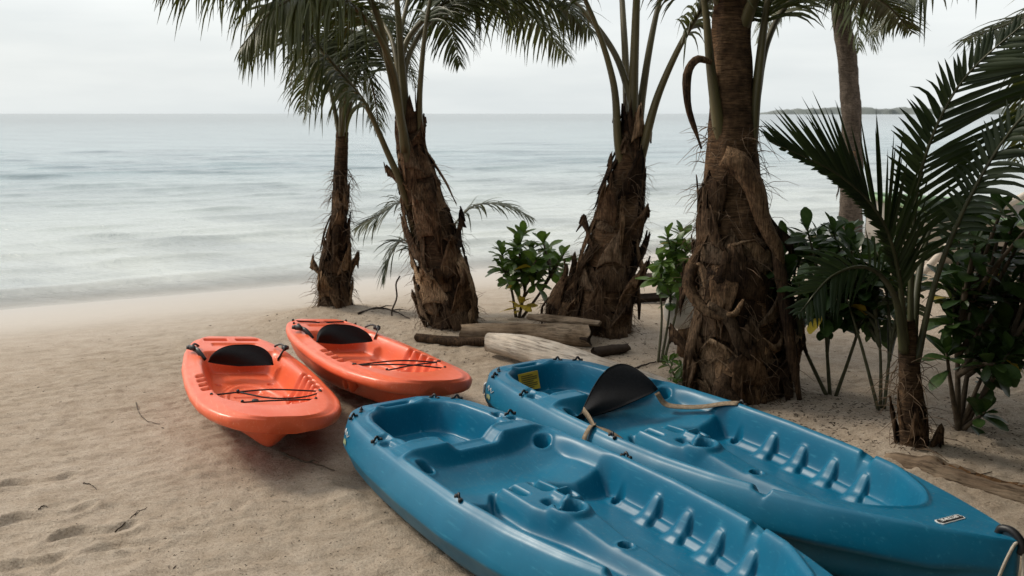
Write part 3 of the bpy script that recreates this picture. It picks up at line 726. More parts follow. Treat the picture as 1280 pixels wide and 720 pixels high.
def orange_kayak(label, strapmid, u, roll, pitch, z, seed, bungee):
    k = thing('kayak', label, 'kayak', group='kayaks on the sand')
    u = Vector(u).normalized(); stern = (strapmid[0] - u.x * .335, strapmid[1] - u.y * .335)
    pose(k, stern, u, roll, pitch, z)
    obj('hull', orange_me, M['orange'], k)
    o = obj('backrest', pad_mesh('backrest', .33, .115, .04, .05, seed, .6, .12 * (1 - 2 * seed)), M['pad'], k)
    bm = Matrix.Translation((.455, -.01, .172)) @ Matrix.Rotation(R(-18), 4, 'Y') @ Matrix.Rotation(R(3 * (seed - 1)), 4, 'X')
    o.matrix_local = bm; inv = bm.inverted()
    for s in (-1, 1):
        P = [(.46, s * .185, .205), (.43, s * .215, .245), (.385, s * .232, .250), (.34, s * .245, .246)]
        q = obj('strap', MB().add(*ribbon(spline(P, 14), [(0, .3, 1)], .026, .005)).mesh('strap'), M['black'], o); q.matrix_parent_inverse = inv
        b = MB()
        b.add(*tube([(.335, s * .246, .238), (.335, s * .246, .254), (.335, s * .246, .258)], [.02, .02, .012], 8)); b.add(*tube([(.40, s * .228, .25), (.38, s * .238, .256), (.352, s * .247, .252)], [.011, .016, .010], 6))
        b.add(*tube(spline([(.36, s * .24, .255), (.32, s * .225, .262), (.29, s * .20, .245), (.27, s * .205, .238)], 8), .006, 5))
        q = obj('buckle', b.mesh('buckle'), M['black'], o); q.matrix_parent_inverse = inv
    t = None if seed else obj('care_tag', mesh_np('care_tag', [(.47, -.01, .200), (.474, .035, .200), (.468, .035, .216), (.464, -.01, .216), (.466, -.01, .200), (.470, .035, .200), (.464, .035, .216), (.460, -.01, .216)], [(0, 1, 2, 3), (7, 6, 5, 4), (0, 4, 5, 1), (1, 5, 6, 2), (2, 6, 7, 3), (3, 7, 4, 0)], False), M['white'], o)
    if t: t.matrix_parent_inverse = inv
    for P in bungee:
        Q = [Vector((a, b_, float(orim(np.array(a))) - .006 + h * .25)) for a, b_, h in P]
        obj('bungee_cord', MB().add(*tube(spline(Q, 20), .0038, 6)).mesh('bungee_cord'), M['cord'], k)
        for e_ in (Q[0], Q[-1]):
            obj('cord_anchor', MB().add(*tube([e_ + Vector((0, 0, -.006)), e_ + Vector((0, 0, .008)), e_ + Vector((0, 0, .011))], [.007, .007, .004], 8)).mesh('cord_anchor'), M['black'], k)
    b = MB(); b.add(*tube([(1.385, -.03, zo(1.385, 0) + .03), (1.39, .03, zo(1.385, 0) + .034), (1.395, .09, zo(1.385, .05) + .036)], [.013, .015, .012], 8)); obj('paddle_clip', b.mesh('paddle_clip'), M['black'], k)
    for i, xb in enumerate((.30,)):
        pass
    b = MB(); b.add(*tube([(.925, 0, zo(.925, 0) - .002), (.925, 0, zo(.925, 0) + .006), (.925, 0, zo(.925, 0) + .008)], [.017, .016, .010], 12)); obj('drain_plug', b.mesh('drain_plug'), M['black'], k)
    return k
O1 = orange_kayak('orange youth kayak on open sand with straight bungee cords across its bow', (-1.475, 5.15), (.395, -.919), R(-5.5), R(0), .03, 0,
    [[(1.235, -.245, .006), (1.215, 0, .075), (1.19, .245, .008)], [(1.225, -.13, .05), (1.33, -.02, .03), (1.35, .08, .03), (1.30, .17, .02), (1.21, .245, .008)], [(1.39, -.135, .008), (1.395, .0, .035), (1.36, .19, .008)]])
O2 = orange_kayak('orange youth kayak with crossed bungee cords, beside the leaning palm trunk', (-1.035, 5.60), (.5005, -.8657), R(-6.5), R(0), .04, 1,
    [[(1.235, -.245, .006), (1.22, 0, .075), (1.19, .245, .008)], [(1.235, -.235, .006), (1.30, 0, .05), (1.36, .19, .008)], [(1.39, -.135, .008), (1.31, .05, .05), (1.19, .235, .01)], [(.045, -.165, .01), (.10, 0, .02), (.05, .165, .01)], [(.14, -.19, .01), (.13, 0, .02), (.145, .19, .01)]])

# rope hanging from the bow handle
kb = MW[K2.name]
P = [kb @ Vector((2.60, .0, .30)), kb @ Vector((2.595, -.022, .285)), kb @ Vector((2.575, -.04, .20)), kb @ Vector((2.555, -.055, .08)), kb @ Vector((2.54, -.09, .0)), kb @ Vector((2.53, -.20, .0))]
Q = [kb @ Vector((2.53, -.20, .0)), kb @ Vector((2.62, -.16, .0)), kb @ Vector((2.635, -.05, .10)), kb @ Vector((2.625, -.01, .22)), kb @ Vector((2.608, .0, .298))]
tag(obj('rope', MB().add(*tube(spline(P[:-1] + Q, 60), .0048, 7)).mesh('rope'), M['rope']), 'pale rope looped through the bow handle of the blue kayak', 'rope')

# ------------------------------------------------------------------ palms
def leaflet_geo(b, P, D, Wd, length, width, droop, segs=5, fold=.25, twist=0.0):
    """one folded leaflet into MB b: starts at P along D, blade width direction Wd, bends down by droop"""
    D = D.normalized(); V = []
    p = P.copy(); d = D.copy(); st = length / segs
    for i in range(segs + 1):
        t = i / segs
        wv = (Wd - d * Wd.dot(d)); wv = wv.normalized() if wv.length > 1e-4 else Vector((1, 0, 0))
        nv = d.cross(wv).normalized()
        if nv.z < 0: nv = -nv
        ww = width * .5 * (min(1, .45 + t * 3.2) * (1 - t ** 2.4) + .03)
        V += [p - wv * ww - nv * ww * fold * 2, p.copy(), p + wv * ww - nv * ww * fold * 2]
        d = (d + Vector((0, 0, -droop / segs)) * (.4 + 1.2 * t)).normalized(); p = p + d * st
    F = []
    for i in range(segs):
        a = i * 3; F += [(a, a + 1, a + 4, a + 3), (a + 1, a + 2, a + 5, a + 4)]
    b.add(V, F)

def frond(parent, P, base, name='frond', nleaf=70, leaf=.55, width=.034, start=.28, droop=.9, r0=.032, seed=0, mat='frond', stalk='petiole', lift=.15, fwd=.75, up=None, single=False, side_len=(1, 1), r1=.004):
    """P: rachis control points in the world; base: world location of the parent"""
    rnd = random.Random(seed); base = Vector(base)
    C = spline([Vector(p) - base for p in P], 48)
    root = obj(name, MB().add(*tube(C, [r0 * (1 - i / 47) ** 1.15 * (1.0 if i > 3 else 1.25 - .06 * i) + r1 for i in range(48)], 8, flat=.72)).mesh(name), M[stalk], parent)
    b = MB(); up = Vector(up) if up else Vector((0, 0, 1))
    for i in range(nleaf):
        t = start + (1 - start) * (i + rnd.uniform(-.3, .3)) / (nleaf - 1); t = min(max(t, start), .999)
        f = t * 47; a = min(int(f), 46); p = C[a].lerp(C[a + 1], f - a); T = (C[a + 1] - C[a]).normalized()
        S = T.cross(up); S = S.normalized() if S.length > .05 else Vector((1, 0, 0))
        N = S.cross(T)
        q = (t - start) / (1 - start)
        ln = leaf * (math.sin(math.pi * min(1, q * .80 + .17)) ** .8)
        for k, s in enumerate((-1, 1)):
            if rnd.random() < .07: continue
            fw = fwd * (.55 + .75 * q) + rnd.uniform(-.12, .12)
            D = S * s + T * fw + N * (lift + rnd.uniform(-.12, .12))
            l_ = ln * rnd.uniform(.72, 1.08) * side_len[k]
            if l_ < .03: continue
            bb = MB() if single else b
            leaflet_geo(bb, p, D, T, l_, width * rnd.uniform(.8, 1.15) * (.6 + .4 * min(1, ln / leaf)), droop * rnd.uniform(.5, 1.6) * (3.0 if rnd.random() < .05 else 1))
            if single: obj('leaflet', bb.mesh('leaflet'), M[mat], root)
    if not single:
        o = obj('leaflets', b.mesh('leaflets'), M[mat], root); o['kind'] = 'stuff'
    return root

def trunk_mesh(C, rad, segs=28, ring=.05, amp=.05, seed=0, name='trunk'):
    """C: list of local points, rad: radii; rough fibrous column"""
    n = len(C); V = []
    for i in range(n):
        T = (C[min(i + 1, n - 1)] - C[max(i - 1, 0)]).normalized(); A = Vector((1, 0, 0)); A = (A - T * A.dot(T)).normalized(); B = T.cross(A)
        for k in range(segs):
            a = 2 * math.pi * k / segs
            nz_ = float(fbm(a * 1.9 + seed, C[i].z * 7 + 3 * math.sin(a), 3, seed)) if False else 0
            V.append((C[i], A, B, a))
    aa = np.array([v[3] for v in V]); zz = np.array([v[0].z for v in V]); ii = np.repeat(np.arange(n), segs)
    ca, sa = np.cos(aa), np.sin(aa)
    nzv = fbm(ca * 2.2 + zz * 1.5, sa * 2.2 + zz * 3.1, 4, seed) * amp + .03 * np.sin((zz + .06 * ca + .05 * sa) / ring * 2 * np.pi) * (ring > 0)
    rr = np.array(rad)[ii] * (1 + nzv)
    W = [v[0] + (v[1] * c_ + v[2] * s_) * float(r) for v, c_, s_, r in zip(V, ca, sa, rr)]
    F = [tuple(f) for f in grid_faces(n, segs, True)] + [tuple(range((n - 1) * segs, n * segs))]
    return mesh_np(name, W, F)

def sheath(parent, C, rad, h, ang, kind, rnd, mat):
    """one dead leaf base on a trunk: 'stub' clasps and juts up, 'wrap' is a torn band round the trunk, 'rag' hangs"""
    n = len(C); f = min(max(h, 0), .999) * (n - 1); i0 = int(f); c0 = C[i0].lerp(C[min(i0 + 1, n - 1)], f - i0); r0 = rad[i0]
    nu, nv = 13, 11; V = []
    if kind == 'stub':
        L = rnd.uniform(.16, .34); spread = rnd.uniform(.55, .95); flare = rnd.choice((.015, .03, .05, .07, .12)); tipw = rnd.uniform(.10, .30); lean = rnd.uniform(-.2, .2); rag = rnd.uniform(.01, .03); curl = rnd.uniform(-.015, .02)
    elif kind == 'wrap':
        L = rnd.uniform(.14, .30); spread = rnd.uniform(1.2, 1.9); flare = rnd.uniform(.0, .035); tipw = rnd.uniform(.7, 1.0); lean = rnd.uniform(-.5, .5); rag = .05; curl = 0
    else:
        L = rnd.uniform(.22, .50); spread = rnd.uniform(.10, .42); flare = rnd.uniform(.01, .12); tipw = rnd.uniform(.05, .4); lean = rnd.uniform(-.35, .35); rag = rnd.uniform(.02, .06); curl = rnd.uniform(-.01, .05)
    L *= min(1, .35 + r0 / .22); ph = rnd.uniform(0, 9); sgn = -1 if kind == 'rag' else 1
    for i in range(nu):
        t = i / (nu - 1)
        for j in range(nv):
            s = j / (nv - 1) * 2 - 1
            wq = spread * ((1 - t) + tipw * t) if kind != 'rag' else spread * (1 - .85 * t ** 1.5)
            a = ang + s * wq + lean * t + .05 * math.sin(t * 5 + ph)
            zz = sgn * L * t + rag * (math.sin(s * 9 + ph) + .6 * math.sin(s * 23 + ph)) * t * t + (.06 * rnd.uniform(-1, .5) if i == nu - 1 else .02 * rnd.uniform(-1, .5) if i == nu - 2 else 0)
            zz += -.05 * s * s * (1 if kind == 'stub' else 0) + (lean * .12 * s if kind == 'wrap' else 0)
            fi = min(max(f + zz / max((C[-1] - C[0]).length, .1) * (n - 1), 0), n - 1.001); q = int(fi); cc = C[q].lerp(C[q + 1], fi - q); rl = rad[q] + (rad[q + 1] - rad[q]) * (fi - q)
            sc_ = min(1, r0 / .16); r = max(rl, r0 * .6) * 1.03 + .010 * sc_ + flare * sc_ * t ** 1.6 + (.005 * math.sin(s * 7 + t * 5 + ph) + .004 * math.sin(s * 19 + ph * 2)) * sc_ + curl * sc_ * math.sin(t * 3.1) + .012 * (1 - s * s) * (kind == 'stub')
            z_ = c0.z + zz
            V.append((cc.x + math.cos(a) * r, cc.y + math.sin(a) * r, z_))
    me = mesh_np('leaf_sheath', V, [tuple(x) for x in grid_faces(nu, nv)])
    o = obj('leaf_sheath', me, M[mat], parent)
    so = o.modifiers.new('thickness', 'SOLIDIFY'); so.thickness = .005 if kind != 'stub' else .010; so.offset = 0
    return o

def fibres(parent, C, rad, n, rnd, lo=.03, hi=.72, L=.20):
    b = MB(); m = len(C); n = int(n * 2.2)
    for _ in range(n):
        f = rnd.uniform(lo, hi) * (m - 1); i = int(f); c = C[i]; r = rad[i] * 1.08; a = rnd.uniform(0, 6.283)
        o = Vector((math.cos(a), math.sin(a), 0)); p = c + o * r; tang = Vector((-o.y, o.x, 0))
        d = (o * rnd.uniform(.1, 1) + tang * rnd.uniform(-1, 1) + Vector((0, 0, rnd.uniform(-1.4, .5)))).normalized(); l = rnd.uniform(.3, 1) * L
        P = [p]
        for k in range(3): P.append(P[-1] + d * l / 3); d = (d + Vector((rnd.uniform(-.5, .5), rnd.uniform(-.5, .5), -.35))).normalized()
        b.add(*tube(P, [.0022, .0018, .0014, .0008], 3, caps=False))
    o = obj('fibre', b.mesh('fibre'), M['hair'], parent); o['kind'] = 'stuff'; return o

def palm(label, base, path, radii, n_st, n_wr, n_rag, seed, mats=('sheath', 'sheath_dark', 'sheath_pale'), hmax=.92, fib=220, name='palm_tree', trunk_mat='trunk'):
    base = Vector(base); t = thing(name, label, 'palm tree', base, 'palm trees on the beach'); rnd = random.Random(seed)
    C = spline([Vector(p) - base for p in path], 44); k = np.linspace(0, len(radii) - 1, 44); rad = list(np.interp(k, np.arange(len(radii)), radii))
    obj('trunk', trunk_mesh(C, rad, 30, .05, .10, seed), M[trunk_mat], t)
    for kind, cnt in (('wrap', n_wr), ('stub', n_st), ('rag', n_rag)):
        for i in range(cnt):
            h = (i + rnd.uniform(.1, .9)) / cnt * hmax; h = h if kind != 'rag' else .12 + .86 * h
            sheath(t, C, rad, h, i * 2.399 + rnd.uniform(-.5, .5), kind, rnd, rnd.choice([mats[0], mats[0], mats[1], mats[1], mats[2]]))
    if fib: fibres(t, C, rad, fib, rnd)
    return t, base

def crown(t, base, top, n, az0, L, seed, el=(50, 75), leaf=.6, az_range=(0, 360), arch=1.0, **k):
    """upper fronds, arching out above"""
    rnd = random.Random(seed); top = Vector(top)
    for i in range(n):
        az = R(az0 + az_range[0] + (az_range[1] - az_range[0]) * (i + rnd.uniform(.2, .8)) / n); e = R(rnd.uniform(*el)); l = L * rnd.uniform(.85, 1.1)
        h = Vector((math.cos(az), math.sin(az), 0)); P = [top]; p = top.copy(); d = e
        for s in range(5):
            p = p + (h * math.cos(d) + Vector((0, 0, math.sin(d)))) * l / 5; P.append(p.copy()); d -= R(rnd.uniform(14, 22)) * arch
        frond(t, P, base, nleaf=60, leaf=leaf, seed=seed * 31 + i, **k)

g = lambda x, y: gzf(x, y) - .03
# --- small palm nearest the water
bA = at(418, 392, 7.55); bA.z = g(bA.x, bA.y)
tA, _ = palm('slim young palm with shaggy base standing on a sand mound next to the water', bA, [bA, at(418, 340, 7.55), at(424, 270, 7.55), at(427, 200, 7.55), at(428, 165, 7.55)], [.10, .105, .085, .058, .052, .048, .045], 12, 6, 12, 3, hmax=.55)
for i, P in enumerate([[(425, 175, 7.55), (436, 115, 7.55), (425, 60, 7.5), (398, 75, 7.4), (380, 150, 7.35)], [(430, 175, 7.55), (440, 120, 7.6), (452, 80, 7.65), (466, 110, 7.7), (474, 165, 7.75)],
                       [(427, 170, 7.5), (424, 90, 7.45), (408, 30, 7.3), (380, 40, 7.2), (362, 110, 7.1)], [(428, 165, 7.5), (434, 75, 7.4), (440, 40, 7.3), (436, 70, 7.1), (430, 130, 7.0)],
                       [(428, 165, 7.6), (445, 70, 7.8), (470, 20, 8.0), (500, 40, 8.2), (520, 110, 8.3)], [(424, 165, 7.6), (410, 100, 7.7), (395, 70, 7.9), (382, 95, 8.0), (378, 140, 8.1)]]):
    frond(tA, [at(*p) for p in P], bA, nleaf=50, leaf=.36, width=.014, start=.30, droop=1.5, r0=.022, seed=300 + i)
# --- leaning palm behind the orange kayaks
bB = at(566, 424, 6.72); bB.z = g(bB.x, bB.y)
tB, _ = palm('palm with dark shaggy trunk leaning over the orange kayaks', bB, [bB, at(557, 380, 6.72), at(546, 310, 6.72), at(528, 240, 6.7), at(513, 178, 6.7), at(509, 150, 6.7)], [.150, .155, .148, .135, .105, .07, .045], 30, 8, 16, 5, hmax=.9)
FB = [[(522, 300, 6.72), (503, 235, 6.62), (484, 190, 6.6), (456, 130, 6.55), (416, 80, 6.5), (358, 8, 6.4), (300, -50, 6.3), (230, -60, 6.2)],
      [(520, 260, 6.7), (507, 180, 6.6), (484, 70, 6.5), (463, 0, 6.4), (410, -52, 6.2), (320, -58, 6.0), (255, -52, 5.8), (195, -40, 5.7)],
      [(522, 250, 6.7), (525, 180, 6.7), (525, 110, 6.7), (538, 0, 6.75), (570, -100, 6.8), (660, -160, 6.9)],
      [(511, 170, 6.72), (503, 70, 6.78), (535, 20, 6.9), (580, -5, 7.0), (640, -12, 7.1), (705, 5, 7.2), (740, 40, 7.3)],
      [(509, 170, 6.75), (498, 90, 6.8), (485, 40, 7.0), (450, 5, 7.3), (380, -5, 7.5), (310, 30, 7.7)],
      [(512, 170, 6.75), (508, 80, 6.8), (550, 15, 7.2), (610, -5, 7.6), (665, 20, 7.9), (710, 70, 8.1)],
      [(507, 175, 6.75), (500, 120, 6.8), (485, 80, 7.0), (455, 45, 7.2), (420, 40, 7.4), (385, 80, 7.5)],
      [(510, 170, 6.75), (500, 60, 6.85), (508, 10, 7.1), (518, -20, 7.3), (535, -30, 7.6), (560, 20, 7.9), (575, 80, 8.0)],
      [(506, 190, 6.6), (492, 90, 6.5), (455, 20, 6.35), (400, -10, 6.2), (345, 10, 6.05), (300, 60, 5.95)]]
FB.append([(512, 200, 6.68), (503, 90, 6.66), (490, -40, 6.6), (450, -180, 6.5), (380, -260, 6.3)])
for i, P in enumerate(FB):
    frond(tB, [at(*p) for p in P], bB, nleaf=96, leaf=(.72, .72, .6, .66, .6, .6, .55, .55, .66, .6)[i], width=.021, lift=-.1, fwd=.6, start=(.42, .40, .55, .34, .36, .36, .36, .38, .36, .5)[i], droop=(1.5, 1.7, 1, .9, 1.3, 1.0, 1.4, 1.2, 1.6, 1)[i], r0=(.036, .046, .04, .03, .03, .03, .026, .026, .03, .042)[i], seed=400 + i)
# --- palm with torn stubs between the two trunks
bC = at(752, 428, 6.5); bC.z = g(bC.x, bC.y)
tC, _ = palm('palm bristling with torn leaf stubs beside the split driftwood log', bC, [bC, at(752, 400, 6.5), at(760, 330, 6.5), at(776, 250, 6.5), at(789, 180, 6.5), at(793, 140, 6.5)], [.165, .17, .158, .138, .095, .065, .045], 34, 8, 16, 11, hmax=.9)
FC = [[(784, 250, 6.52), (773, 180, 6.46), (766, 100, 6.45), (736, 10, 6.4), (690, -70, 6.3), (600, -120, 6.1)], [(790, 190, 6.5), (793, 70, 6.5), (800, -60, 6.5), (820, -180, 6.5), (860, -260, 6.4)],
      [(788, 250, 6.52), (804, 185, 6.46), (826, 110, 6.4), (868, 25, 6.3), (920, -40, 6.2), (1000, -80, 6.0)], [(797, 160, 6.55), (812, 60, 6.6), (830, -20, 6.7), (860, -110, 6.8), (930, -160, 7.0)],
      [(785, 170, 6.6), (780, 40, 6.8), (770, -60, 7.1), (740, -120, 7.4), (680, -120, 7.7)]]
for i, P in enumerate(FC):
    frond(tC, [at(*p) for p in P], bC, nleaf=80, leaf=.6, width=.024, start=(.62, .5, .55, .55, .45)[i], droop=1.3, r0=(.046, .05, .052, .036, .036)[i], seed=500 + i)
crown(tC, bC, at(795, 150, 6.5), 1, 30, 2.5, 51, el=(60, 80), start=.35, droop=1.1)
bK = at(706, 412, 6.62); bK.z = g(bK.x, bK.y)
palm('short frayed palm stump leaning against the torn-stub palm', bK, [bK, at(708, 385, 6.62), at(716, 362, 6.6), at(728, 345, 6.58)], [.11, .12, .09, .045], 9, 6, 6, 19, hmax=.9, fib=120, name='palm_stump')
# --- thick palm behind the far blue kayak
bD = at(925, 512, 5.08); bD.z = g(bD.x, bD.y)
tD, _ = palm('thick palm with fibre-wrapped trunk and hanging torn sheaths behind the blue kayaks', bD, [bD, at(924, 470, 5.08), at(920, 380, 5.08), at(916, 280, 5.08), at(914, 180, 5.08), at(914, 60, 5.08), at(915, -60, 5.08)], [.205, .21, .20, .175, .14, .11, .088, .07], 22, 18, 22, 17, hmax=.50, fib=320)
FD = [[(908, 230, 5.08), (896, 140, 5.02), (888, 80, 5.0), (880, 0, 4.95), (862, -90, 4.9), (800, -200, 4.8)], [(920, 300, 5.08), (937, 200, 5.04), (946, 110, 5.05), (960, 0, 5.1), (985, -110, 5.15), (1060, -230, 5.2)],
      [(914, 110, 5.08), (915, 0, 5.08), (920, -150, 5.1), (930, -280, 5.0)], [(945, 120, 5.15), (960, 50, 5.25), (990, 0, 5.4), (1040, -18, 5.6), (1100, 0, 5.8), (1140, 40, 6.0)],
      [(925, 100, 5.2), (940, 10, 5.4), (985, -40, 5.7), (1040, -40, 6.0), (1080, 0, 6.3)]]
for i, P in enumerate(FD):
    frond(tD, [at(*p) for p in P], bD, nleaf=80, width=.022, leaf=(.6, .6, .5, .42, .42)[i], start=(.6, .55, .5, .30, .3)[i], droop=(1.2, 1.2, .6, .9, .9)[i], r0=(.050, .056, .055, .026, .026)[i], seed=600 + i)
crown(tD, bD, at(918, 60, 5.08), 3, 10, 2.8, 61, el=(58, 80), start=.35, droop=1.0)
# hooked dead strap at its top and the long torn flap
for nm, P, wd, mt in (('dead_strap', [(890, 78, 4.93), (872, 74, 4.9), (860, 92, 4.88), (860, 130, 4.88), (870, 165, 4.9), (877, 186, 4.9)], [.02, .035, .04, .032, .018, .004], 'sheath'),
                      ('torn_flap', [(905, 195, 4.9), (925, 205, 4.86), (945, 235, 4.84), (955, 275, 4.84), (972, 310, 4.83), (978, 330, 4.85)], [.10, .12, .10, .075, .06, .03], 'sheath'),
                      ('torn_flap', [(972, 315, 4.85), (978, 350, 4.83), (985, 400, 4.8), (992, 450, 4.8), (1000, 500, 4.8)], [.05, .06, .055, .05, .02], 'sheath_dark'),
                      ('torn_flap', [(885, 380, 4.78), (900, 390, 4.76), (915, 405, 4.74), (925, 430, 4.72), (940, 450, 4.72)], [.03, .04, .06, .05, .006], 'sheath_pale'),
                      ('torn_flap', [(868, 330, 4.9), (862, 360, 4.84), (885, 390, 4.78), (915, 395, 4.75), (930, 375, 4.78)], [.05, .06, .05, .035, .012], 'sheath'),
                      ('torn_flap', [(910, 470, 4.76), (905, 490, 4.7), (915, 510, 4.66), (925, 520, 4.66)], [.05, .10, .12, .06], 'sheath')):
    C_ = spline([at(*p) - bD for p in P], 18); wv = np.interp(np.linspace(0, 1, 18), np.linspace(0, 1, len(wd)), wd); V = []
    for i, c_ in enumerate(C_):
        T = (C_[min(i + 1, 17)] - C_[max(i - 1, 0)]).normalized(); outd = (Vector((c_.x, c_.y - .3, 0))).normalized(); S_ = T.cross(Vector((0, -1, .1))).normalized()
        for j in range(5):
            s_ = j / 2 - 1; V.append(c_ + S_ * (s_ * wv[i] / 2) + Vector((0, 1, 0)) * (s_ * s_ * wv[i] * .35 + .006 * math.sin(i * 1.3 + j)))
    o = obj(nm, mesh_np(nm, V, [tuple(f) for f in grid_faces(18, 5)]), M[mt], tD); so = o.modifiers.new('thickness', 'SOLIDIFY'); so.thickness = .006; so.offset = 0
# --- tall grey palm further along the beach
bE = at(1062, 296, 14.0); bE.z = g(bE.x, bE.y)
tE, _ = palm('tall slim grey ringed palm trunk by the water behind the young palm', bE, [bE, at(1064, 240, 14), at(1065, 160, 14), at(1060, 90, 14), at(1052, 20, 14), at(1048, -40, 14)], [.17, .15, .135, .13, .12, .12], 0, 0, 3, 23, fib=0, trunk_mat='grey_trunk', hmax=.3)
for i, P in enumerate([[(1050, 0, 14), (1070, -40, 13.8), (1085, -10, 13.6), (1093, 60, 13.5)], [(1048, 0, 14), (1020, -40, 13.7), (980, -20, 13.4), (950, 50, 13.2)], [(1050, -10, 14), (1060, -50, 13), (1065, -20, 12.5), (1075, 60, 12.3)], [(1048, -10, 14), (1035, -60, 14.4), (1000, -60, 15), (960, 0, 15.5)], [(1048, -10, 14), (1060, -60, 14.2), (1100, -60, 14.4), (1150, 10, 14.6)]]):
    frond(tE, [at(*p) for p in P], bE, nleaf=50, leaf=.75, width=.036, start=.12, droop=1.5, r0=.04, seed=700 + i)
crown(tE, bE, at(1048, -30, 14), 8, 0, 3.0, 71, el=(35, 75), start=.2, leaf=.7, width=.045)
# --- palm beside the beach to the east, its fronds reach into the picture
bG = Vector((4.75, 7.6, 0)); bG.z = g(bG.x, bG.y)
tG, _ = palm('palm whose drooping frond tips hang over the beached boat', bG, [bG, bG + Vector((.02, 0, 1)), bG + Vector((.1, -.05, 2.2)), bG + Vector((.15, -.05, 2.9))], [.18, .15, .13, .1], 6, 6, 6, 29)
tg = bG + Vector((.15, -.05, 2.8))
for i, P in enumerate([[(1300, -110, 7.4), (1215, -45, 7.2), (1140, -5, 7.0), (1095, 40, 6.9)], [(1380, -70, 7.3), (1320, 0, 7.1), (1265, 28, 6.9), (1205, 50, 6.7)], [(1360, -60, 7.9), (1310, 40, 8.2), (1285, 130, 8.4), (1270, 200, 8.6)], [(1290, -140, 7.2), (1180, -100, 6.8), (1080, -60, 6.5), (1030, 0, 6.3)]]):
    frond(tG, [tg, tg.lerp(at(*P[0]), .5) + Vector((0, 0, .25))] + [at(*p) for p in P], bG, nleaf=66, leaf=.55, width=.026, start=.3, droop=1.2, r0=.034, seed=800 + i)
crown(tG, bG, tg, 10, 0, 2.8, 81, el=(25, 75), start=.3, az_range=(-150, 150))

# --- unseen trees and a palm added inland to shade the kayaks, trunks and sand
def shade_tree(label, base, height, rad, n, seed, low=.35, leaf=(.10, .20), foot=None):
    cen = Vector(base); base = Vector(foot or base); sh = cen - base; sh.z = 0; base.z = gzf(base.x, base.y) - .05; t = thing('unseen_shade_tree', label, 'tree', base); rnd = random.Random(seed)
    obj('trunk', trunk_mesh(spline([Vector((0, 0, 0)), Vector((.05, 0, 1.2)), Vector((-.1, .1, 2.4)), Vector((-.1, .1, height))], 30), [.22 - .004 * i for i in range(30)], 18, 0, .12, seed), M['stem'], t)
    for i in range(9):
        a = i * 2.399; e_ = sh + Vector((math.cos(a) * rad * .8, math.sin(a) * rad * .8, height + rnd.uniform(.1, .6)))
        obj('limb', MB().add(*tube(spline([Vector((-.08, .08, 1.9 + .1 * i)), e_ * .5 + Vector((0, 0, height * .45)), e_], 12), [.075 - .005 * k for k in range(12)], 7)).mesh('limb'), M['stem'], t)
    V = []; F = []
    for i in range(n):
        a = rnd.uniform(0, 6.283); r_ = math.sqrt(rnd.random()) * rad; c = Vector((math.cos(a) * r_, math.sin(a) * r_, height + rnd.gauss(.35, .38) + .5 * (1 - (r_ / rad) ** 2)))
        c.z = max(c.z, height - .35) if low < 1 else height + .8 * (1 - (r_ / rad) ** 2) - low * rnd.random()
        c = c + sh; d = Vector((rnd.gauss(0, 1), rnd.gauss(0, 1), rnd.gauss(0, .5))).normalized(); S_ = d.cross(Vector((rnd.gauss(0, .4), rnd.gauss(0, .4), 1))).normalized(); l = rnd.uniform(*leaf); k = len(V)
        V += [c, c + d * l * .55 + S_ * l * .26, c + d * l, c + d * l * .55 - S_ * l * .26]; F.append((k, k + 1, k + 2, k + 3))
    o = obj('crown', mesh_np('crown', V, F, False), M['shrub'], t); o['kind'] = 'stuff'
shade_tree('unseen spreading tree added to shade the kayak bows', (3.3, 1.6, 0), 3.1, 3.0, 9000, 5, .35, (.16, .30), (3.7, 1.0, 0))  # never in view: added so its dense crown darkens the bows
for i, (x_, y_, h_, r_) in enumerate(((5.4, 2.6, 3.6, 2.2), (4.6, -1.6, 4.0, 2.6), (1.2, -3.4, 4.2, 2.8), (-2.6, -4.2, 4.0, 2.8))):  # unseen belt of trees, added to block sky light from inland
    shade_tree(('unseen leafy tree added for shade east of the spreading tree', 'unseen low crowned tree added to block light behind the spreading tree', 'unseen tree with crown down to the sand, added to block light inland of the kayaks', 'unseen wide bushy tree added to block light across the open sand')[i], (x_, y_, 0), h_, r_, 6000, 20 + i, h_ - .3, (.22, .40))
bH = Vector((3.75, 4.6, 0)); bH.z = g(bH.x, bH.y)  # out-of-view palm, added for the shade of its crown
tH, _ = palm('unseen palm added for shade inland of the large glossy shrub', bH, [bH, bH + Vector((.02, 0, 1)), bH + Vector((.05, .05, 2.2)), bH + Vector((.05, .05, 3.0))], [.18, .15, .13, .1], 4, 4, 4, 33, fib=0)
crown(tH, bH, bH + Vector((.05, .05, 2.9)), 15, 0, 2.8, 91, el=(20, 75), start=.25, leaf=.65, width=.042, arch=.55)

# --- palm shoot behind the leaning palm
bS = at(545, 400, 7.5); bS.z = g(bS.x, bS.y)
tS = thing('palm_shoot', 'small palm shoot arching out behind the leaning palm trunk', 'palm shoot', bS)
for i, P in enumerate([[(545, 400, 7.5), (530, 310, 7.5), (505, 255, 7.45), (475, 268, 7.4), (445, 285, 7.35)], [(548, 400, 7.5), (556, 310, 7.5), (585, 262, 7.5), (625, 255, 7.5), (665, 272, 7.5)], [(545, 400, 7.5), (525, 330, 7.55), (505, 300, 7.6), (488, 320, 7.6), (480, 350, 7.6)]]):
    frond(tS, [at(*p) for p in P], bS, nleaf=40, leaf=.36, width=.017, start=.35, droop=.8, r0=.014, seed=900 + i)

